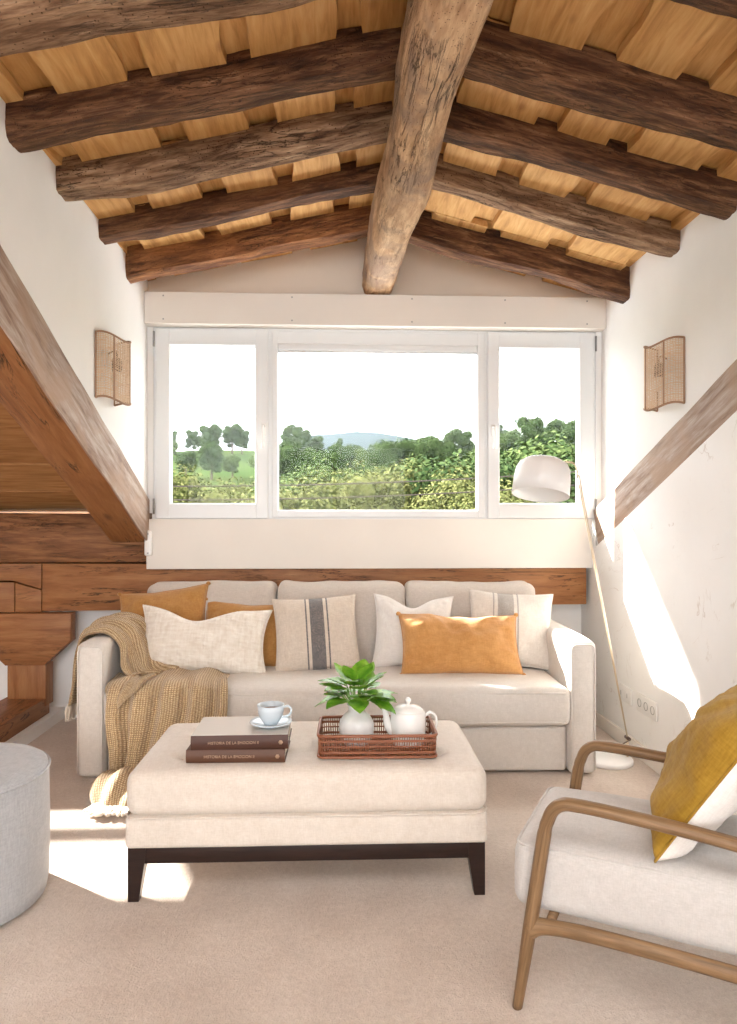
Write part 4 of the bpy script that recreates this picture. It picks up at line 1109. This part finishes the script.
def pane_at(x, y):
    px = 368.5 + 700 * (x - y * .0428) / y
    return 'left' if px < 264 else ('middle' if px < 482 else 'right'), px
def add(x, y, k, s): spots.append((x, y, k, s))
# near belt of yellow green trees, left and middle
for i in range(9): add(-7.6 + i * 1.55 + rnd.uniform(-.3, .3), 25 + rnd.uniform(-1.5, 3), 2, rnd.uniform(.84, 1.15))
for i in range(10): add(3.5 + i * 1.3 + rnd.uniform(-.4, .4), 30 + rnd.uniform(-3, 3), rnd.choice((0, 1, 1)), rnd.uniform(.85, 1.1))
for i in range(8): add(-1.5 + i * 1.6, 34 + rnd.uniform(-2, 3), rnd.choice((1, 2)), rnd.uniform(.75, .95))
# middle slope
for i in range(16): add(-3 + i * 2.0 + rnd.uniform(-.8, .8), 44 + rnd.uniform(-4, 4), rnd.choice((0, 0, 1)), rnd.uniform(.55, .75))
for i in range(15): add(0 + i * 2.7 + rnd.uniform(-1, 1), 60 + rnd.uniform(-5, 5), rnd.choice((0, 1, 0)), rnd.uniform(.55, .8))
for i in range(15): add(8 + i * 3.0 + rnd.uniform(-1, 1), 80 + rnd.uniform(-5, 5), rnd.choice((0, 1, 0)), rnd.uniform(.65, .95))
# skyline
for i in range(50):
    xx = -40 + i * 2.05 + rnd.uniform(-1, 1); add(xx, 118 + rnd.uniform(-8, 8), rnd.choice((0, 1, 3, 0)), rnd.uniform(.5, .8) * (.62 if -1 < xx < 27 else 1))
for i in range(10): add(-22 + i * 3.1 + rnd.uniform(-1, 1), 84 + rnd.uniform(-4, 6), rnd.choice((0, 1)), rnd.uniform(.5, .7))
used = set(); kinds_ = ['dark green bushy tree', 'mid green rounded tree', 'yellow-green leafy tree', 'tall dark green tree']
for x, y, k, s in spots:
    pn, px = pane_at(x, y)
    if px < 120 or px > 640: continue
    where = 'close outside' if y < 38 else ('half way up the slope' if y < 100 else 'on the skyline')
    lab = f'{kinds_[k]} {where}, seen through the {pn} window pane'; grp = f'{kinds_[k]}s {where}, {pn} pane'
    z = ground(x, y) - .3; rz = rnd.random() * 6.28
    if k not in used:
        used.add(k); o = protos[k]; o.location = (x, y, z); o.rotation_euler = (0, 0, rz); o.scale = (s,) * 3; o['label'] = lab; o['group'] = grp
    else: dup(protos[k], (x, y, z), rz, lab, grp, s)
# cables
for i, (z0, z1, yy) in enumerate(((1.83, 2.62, 16), (1.53, 2.32, 16.3))):
    b = bmesh.new(); pts = [(-9 + 20 * k / 30, yy, z0 + (z1 - z0) * k / 30 - .35 * math.sin(math.pi * k / 30) + .18) for k in range(31)]
    tube(b, pts, .016, 6); o = obj('overhead_cable', b, M['dark']); tag(o, ['upper', 'lower'][i] + ' black overhead cable crossing in front of the trees outside', 'cable')
# morning haze over the valley
b = bx(-180, 260, 50, 240, -12, 140); m = bpy.data.materials.new('haze'); m.use_nodes = True; nt = m.node_tree
for n_ in list(nt.nodes):
    if n_.type != 'OUTPUT_MATERIAL': nt.nodes.remove(n_)
vs = nt.nodes.new('ShaderNodeVolumeScatter'); vs.inputs['Density'].default_value = .00035; vs.inputs['Color'].default_value = (.86, .93, 1, 1); vs.inputs['Anisotropy'].default_value = .3
nt.links.new(vs.outputs[0], [n_ for n_ in nt.nodes if n_.type == 'OUTPUT_MATERIAL'][0].inputs['Volume'])
hz = obj('valley_haze', b, m, smooth=False); tag(hz, 'pale bluish haze over the far slope and hills', 'haze', kind='stuff')

# ------------------------------------------------------------------ light
wd = bpy.data.worlds.new('sky'); sc.world = wd; wd.use_nodes = True
bg = wd.node_tree.nodes['Background']; bg.inputs[0].default_value = (.93, .965, 1, 1); bg.inputs[1].default_value = 5.0
sun = bpy.data.lights.new('sun', 'SUN'); sun.energy = 24; sun.angle = R(1.3); sun.color = (1, .95, .88)
so = bpy.data.objects.new('sun', sun); C.objects.link(so); so.rotation_euler = Vector((1.43, -1.0, -1.0)).to_track_quat('-Z', 'Y').to_euler()
def area(name, loc, sx, sy, rot, e, col):
    l = bpy.data.lights.new(name, 'AREA'); l.shape = 'RECTANGLE'; l.size = sx; l.size_y = sy; l.energy = e; l.color = col
    o = bpy.data.objects.new(name, l); C.objects.link(o); o.location = loc; o.rotation_euler = rot; return o
area('rear_fill_light', (-.7, -3.4, 1.45), 3.6, 2.0, (R(90), 0, 0), 14, (1, .98, .96))  # unseen fill lamp added just inside the rear window opening
area('overhead_fill_light', (.2, -.3, 2.50), 1.7, 1.3, (R(6), 0, 0), 34, (.97, .985, 1))  # unseen fill lamp added overhead to brighten upward faces; the ceiling is closed
bm = bmesh.new()
for q in ((-.70, -.65, -1.0, .4), (1.05, 1.10, -1.0, .4), (-.70, 1.10, -1.0, -.95), (-.70, 1.10, .35, .4)): box(bm, *q, 2.52, 2.60)
struct('window_6', bm, M['lacquer'])  # unseen frame added round the overhead fill lamp, no opening behind it

# ------------------------------------------------------------------ camera
cam = bpy.data.cameras.new('camera'); co = bpy.data.objects.new('camera', cam); C.objects.link(co); sc.camera = co
cam.sensor_fit = 'HORIZONTAL'; cam.sensor_width = 24; cam.lens = 700 / 737 * 24; cam.shift_y = 8 / 737
cam.clip_start = .05; cam.clip_end = 2000
co.location = (0, 0, 1.2); co.rotation_euler = (R(90), 0, -math.atan(30 / 700))
sc.view_settings.view_transform = 'Standard'; sc.view_settings.look = 'None'; sc.view_settings.exposure = 0.7; sc.view_settings.gamma = 1
sc.view_settings.use_curve_mapping = False
sc.cycles.max_bounces = 10; sc.cycles.diffuse_bounces = 6; sc.cycles.transparent_max_bounces = 12; sc.cycles.volume_bounces = 1
sc.cycles.sample_clamp_indirect = 8
